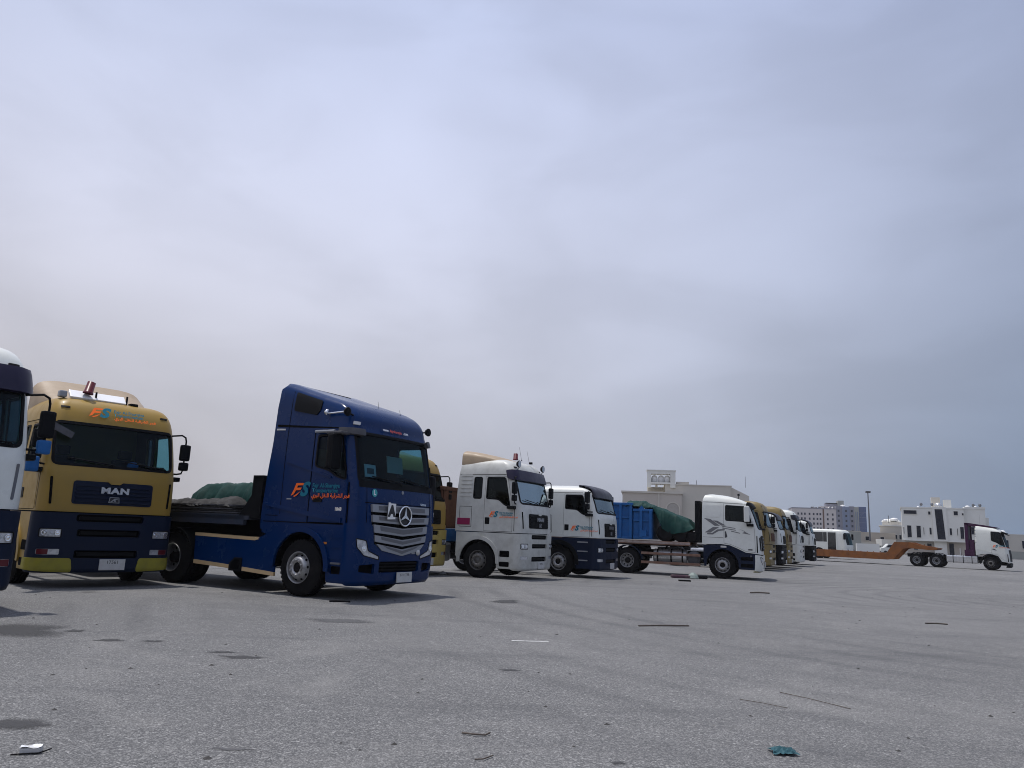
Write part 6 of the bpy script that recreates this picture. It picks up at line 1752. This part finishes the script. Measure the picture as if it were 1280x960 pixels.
# far low houses beyond the wall give the horizon its broken line
rnd = random.Random(21)
for k, x in enumerate((98, 112, 205, 222, 240, 262)):
    w = rnd.uniform(8, 13); hgt = rnd.uniform(4.5, 7)
    y = 250 + rnd.uniform(-10, 20)
    if x < 200: continue
    o = yard('far_house', ['pale far house on the skyline beyond the right boundary wall', 'cream far house on the skyline beyond the right boundary wall', 'grey far house on the skyline beyond the right boundary wall', 'tall far house on the skyline beyond the right boundary wall'][k - 2], 'building', [VW, VC, VL, VB][k - 2], x, x + w, y, y + 10, hgt, VW, panes=[(x + 2, x + 3.2, 2.5, 4), (x + 5, x + 6.2, 2.5, 4)])

# parked vans and cars behind
def small_van(x, y, deg, m, label, cat='van'):
    t = empty('parked_van', place(x, y), R(deg), label, cat)
    mb = MB(); mb.prism([(-2.4, .45), (-2.4, 1.7), (-2.2, 1.95), (.9, 1.95), (1.6, 1.25), (2.3, 1.05), (2.4, .5), (2.3, .4)], -.85, .85, 'XZ'); mb.build('body', m, t)
    MB().prism([(-2.2, 1.25), (-2.15, 1.75), (.85, 1.78), (1.35, 1.28)], -.87, .87, 'XZ').build('window_band', WGL, t)
    for xx in (-1.5, 1.5):
        for sd in (-1, 1): MB().lathe([(-.1, 0), (-.1, .33), (.1, .33), (.1, 0)], 16, M=Matrix.Translation((xx, sd * .8, .33))).build('wheel', RUBBER, t)
    MB().box(2.3, 2.42, -.8, .8, .35, .55).build('bumper', BLACK, t)
small_van(74.2, 147, 170, WHITE, 'white van parked behind the orange gooseneck near the steel gate')
small_van(112, 146, 0, NAVY, 'dark van parked by the block wall near the right edge')

# ------------------------------------------------------------------ litter on the ground
def stick(name, label, cat, pts, r, m):
    o = MB().tube([(x, y, gz(y) + z) for x, y, z in pts], r, 6).build(name, m); return tag(o, label, cat)
DRY = mat('dry_twig', (.075, .06, .05), .9, dirt=.5)
stick('thin_rod', 'thin dark rod lying on the asphalt in the middle distance', 'rod', [(2.1, 12.05, .012), (2.4, 12.12, .02), (2.94, 12.33, .012)], .012, DRY)
stick('twig', 'short curved dark twig near the bottom centre', 'twig', [(-.24, 5.46, .01), (-.15, 5.42, .014), (-.08, 5.43, .01), (-.05, 5.47, .016)], .006, DRY)
stick('twig', 'bent twig at the very bottom edge, below the curved one', 'twig', [(-.13, 4.88, .008), (-.08, 4.88, .012), (-.02, 4.97, .01)], .004, DRY)
stick('thin_wire', 'long thin wire lying diagonally at the lower right', 'wire', [(2.59, 7.34, .006), (2.75, 7.1, .01), (2.98, 6.75, .006)], .0032, DRY)
stick('thin_wire', 'shorter thin wire left of the diagonal one', 'wire', [(2.1, 6.95, .006), (2.25, 6.83, .009), (2.42, 6.68, .006)], .0026, DRY)
stick('thin_rod', 'dark rod far right on the asphalt', 'rod', [(7.75, 14.3, .012), (8.0, 14.35, .015), (8.15, 14.28, .012)], .013, DRY)
stick('thin_rod', 'dark strip of rubber lying in front of the blue tractor wheel', 'rubber strip', [(-3.05, 13.75, .012), (-2.95, 13.8, .02), (-2.7, 13.82, .012)], .02, RUBBER)
pa = empty('flattened_carton', (-2.68, 4.68, 0), .3, 'small crumpled white carton lying on a black strip at the bottom left', 'litter')
mb = MB(); N = 6
vs = [(-.055 + .11 * i / N, -.04 + .08 * j / N, .034 + .006 * math.sin(i * 1.1 + j * .6) + .004 * math.cos(j * 1.7)) for i in range(N + 1) for j in range(N + 1)]
mb.add(vs, [(i * (N + 1) + j, (i + 1) * (N + 1) + j, (i + 1) * (N + 1) + j + 1, i * (N + 1) + j + 1) for i in range(N) for j in range(N)]); mb.build('carton_sheet', WHINK, pa)
MB().tube([(-.09, -.05, .006), (-.03, -.055, .010), (.05, -.045, .008), (.10, .01, .015)], .004, 6).build('black_strip', BLACK, pa)
MB().box(-.052, .052, -.038, .038, .0, .032, .004).build('carton_box', PLATE, pa)
TEALC = mat('teal_rag', (.018, .085, .105), .8, dirt=.4, dcol=(.02, .05, .06), dscale=20)
rnd = random.Random(9); mb = MB(); N = 9
vs = []
for i in range(N + 1):
    for j in range(N + 1):
        u, w_ = i / N - .5, j / N - .5
        r_ = 1 - .5 * abs(math.sin(5 * math.atan2(w_, u + .001)))
        vs.append((u * .17 * (.6 + .5 * r_), w_ * .14 * (.6 + .6 * r_), .006 + .028 * abs(math.sin(u * 14 + w_ * 9)) * (1 - (u * u + w_ * w_) * 2.2) + rnd.uniform(0, .008)))
mb.add(vs, [(i * (N + 1) + j, (i + 1) * (N + 1) + j, (i + 1) * (N + 1) + j + 1, i * (N + 1) + j + 1) for i in range(N) for j in range(N)])
o = mb.build('teal_rag', TEALC); o.location = (1.89, 5.32, .002); tag(o, 'crumpled teal rag lying at the bottom right of the asphalt', 'rag')
# heap of debris beside the striped tractor
dbx, dby = 7.05, 29.6
o = empty('debris_heap', place(dbx, dby), 0, 'dark plastic sheet and crushed pale bag lying beside the rear wheel of the striped tractor', 'litter')
MB().box(-.65, .05, -.15, .2, .0, .11, .04).build('dark_sheet', mat('dark_purple_sheet', (.05, .015, .03), .6, dirt=.4), o)
MB().lathe([(-.05, 0), (0, .32), (.14, .24), (.26, .08), (.28, 0)], 9, M=Matrix.Translation((.18, 0, .02)) @ Matrix.Scale(.75, 4), axis='Z', smooth=False).build('crushed_bag', mat('grey_green_bag', (.2, .25, .23), .6, dirt=.6, dcol=(.05, .06, .06), dscale=8), o)
MB().box(.36, .72, -.12, .15, .0, .12, .05).build('dark_sheet', BLACK, o)
o = MB().lathe([(0, 0), (.0, .10), (.07, .09), (.10, .0)], 8, M=Matrix.Translation((-1.85 * 1.06, 24.78, gz(25))), axis='Z', smooth=False).build('white_cup', WHINK); tag(o, 'small crushed white cup on the ground beside the scuffed white cab', 'litter')
stick('thin_rod', 'dark bent bar on the asphalt right of the striped tractor', 'bar', [(6.65, 20.9, .02), (6.9, 21.0, .03), (7.2, 21.0, .02)], .02, DRY)
o = MB().box(6.1, 6.5, 26.9, 27.1, gz(27), gz(27) + .05, .01).build('rubber_chunk', RUBBER); tag(o, 'dark rubber chunk on the ground left of the debris heap', 'litter')
# loose aggregate chips scattered over the near asphalt
rnd = random.Random(33); mb = MB()
for k in range(2600):
    y = 3.2 + 14 * rnd.random() ** 1.8; x = rnd.uniform(-.75, .8) * y
    s_ = rnd.uniform(.002, .0055) * (1 + (rnd.random() < .04) * 1.6); a = rnd.uniform(0, 6)
    vs = [(x + s_ * math.cos(a + i * 2.1) * rnd.uniform(.7, 1.2), y + s_ * math.sin(a + i * 2.1) * rnd.uniform(.7, 1.2), gz(y)) for i in range(3)] + [(x, y, gz(y) + s_ * rnd.uniform(.5, .9))]
    mb.add(vs, [(0, 1, 3), (1, 2, 3), (2, 0, 3)])
tag(mb.build('gravel_chips', mat('pale_gravel', (.34, .33, .31), .9, dirt=.8, dcol=(.08, .08, .08), dscale=3)), 'loose pale gravel chips scattered over the asphalt', 'gravel', kind='stuff')
rnd = random.Random(35); mb = MB()
for k in range(160):
    y = 4 + 26 * rnd.random() ** 1.3; x = rnd.uniform(-.7, .75) * y
    s_ = rnd.uniform(.008, .028); a = rnd.uniform(0, 6)
    vs = [(x + s_ * math.cos(a + i * 1.26) * rnd.uniform(.6, 1.3), y + s_ * math.sin(a + i * 1.26) * rnd.uniform(.6, 1.3), gz(y)) for i in range(5)] + [(x, y, gz(y) + s_ * .5)]
    mb.add(vs, [(i, (i + 1) % 5, 5) for i in range(5)])
tag(mb.build('dark_grit', mat('dark_grit', (.04, .038, .036), .9)), 'small dark bits of grit and rubber scattered over the yard', 'grit', kind='stuff')

# ------------------------------------------------------------------ HAZE: thin even dusty air around the whole yard
hm_ = bpy.data.materials.new('dusty_air'); hm_.use_nodes = True
hn, hl_ = hm_.node_tree.nodes, hm_.node_tree.links
hn.clear()
ho = hn.new('ShaderNodeOutputMaterial'); pv = hn.new('ShaderNodeVolumePrincipled')
pv.inputs['Color'].default_value = (.86, .88, .92, 1); pv.inputs['Density'].default_value = .00022; pv.inputs['Anisotropy'].default_value = .2
hl_.new(pv.outputs[0], ho.inputs['Volume'])
hz_ = MB().box(-320, 520, -120, 560, -1.5, 32).build('haze', hm_); tag(hz_, 'thin dusty air over the yard', kind='stuff')
hz_.visible_shadow = True
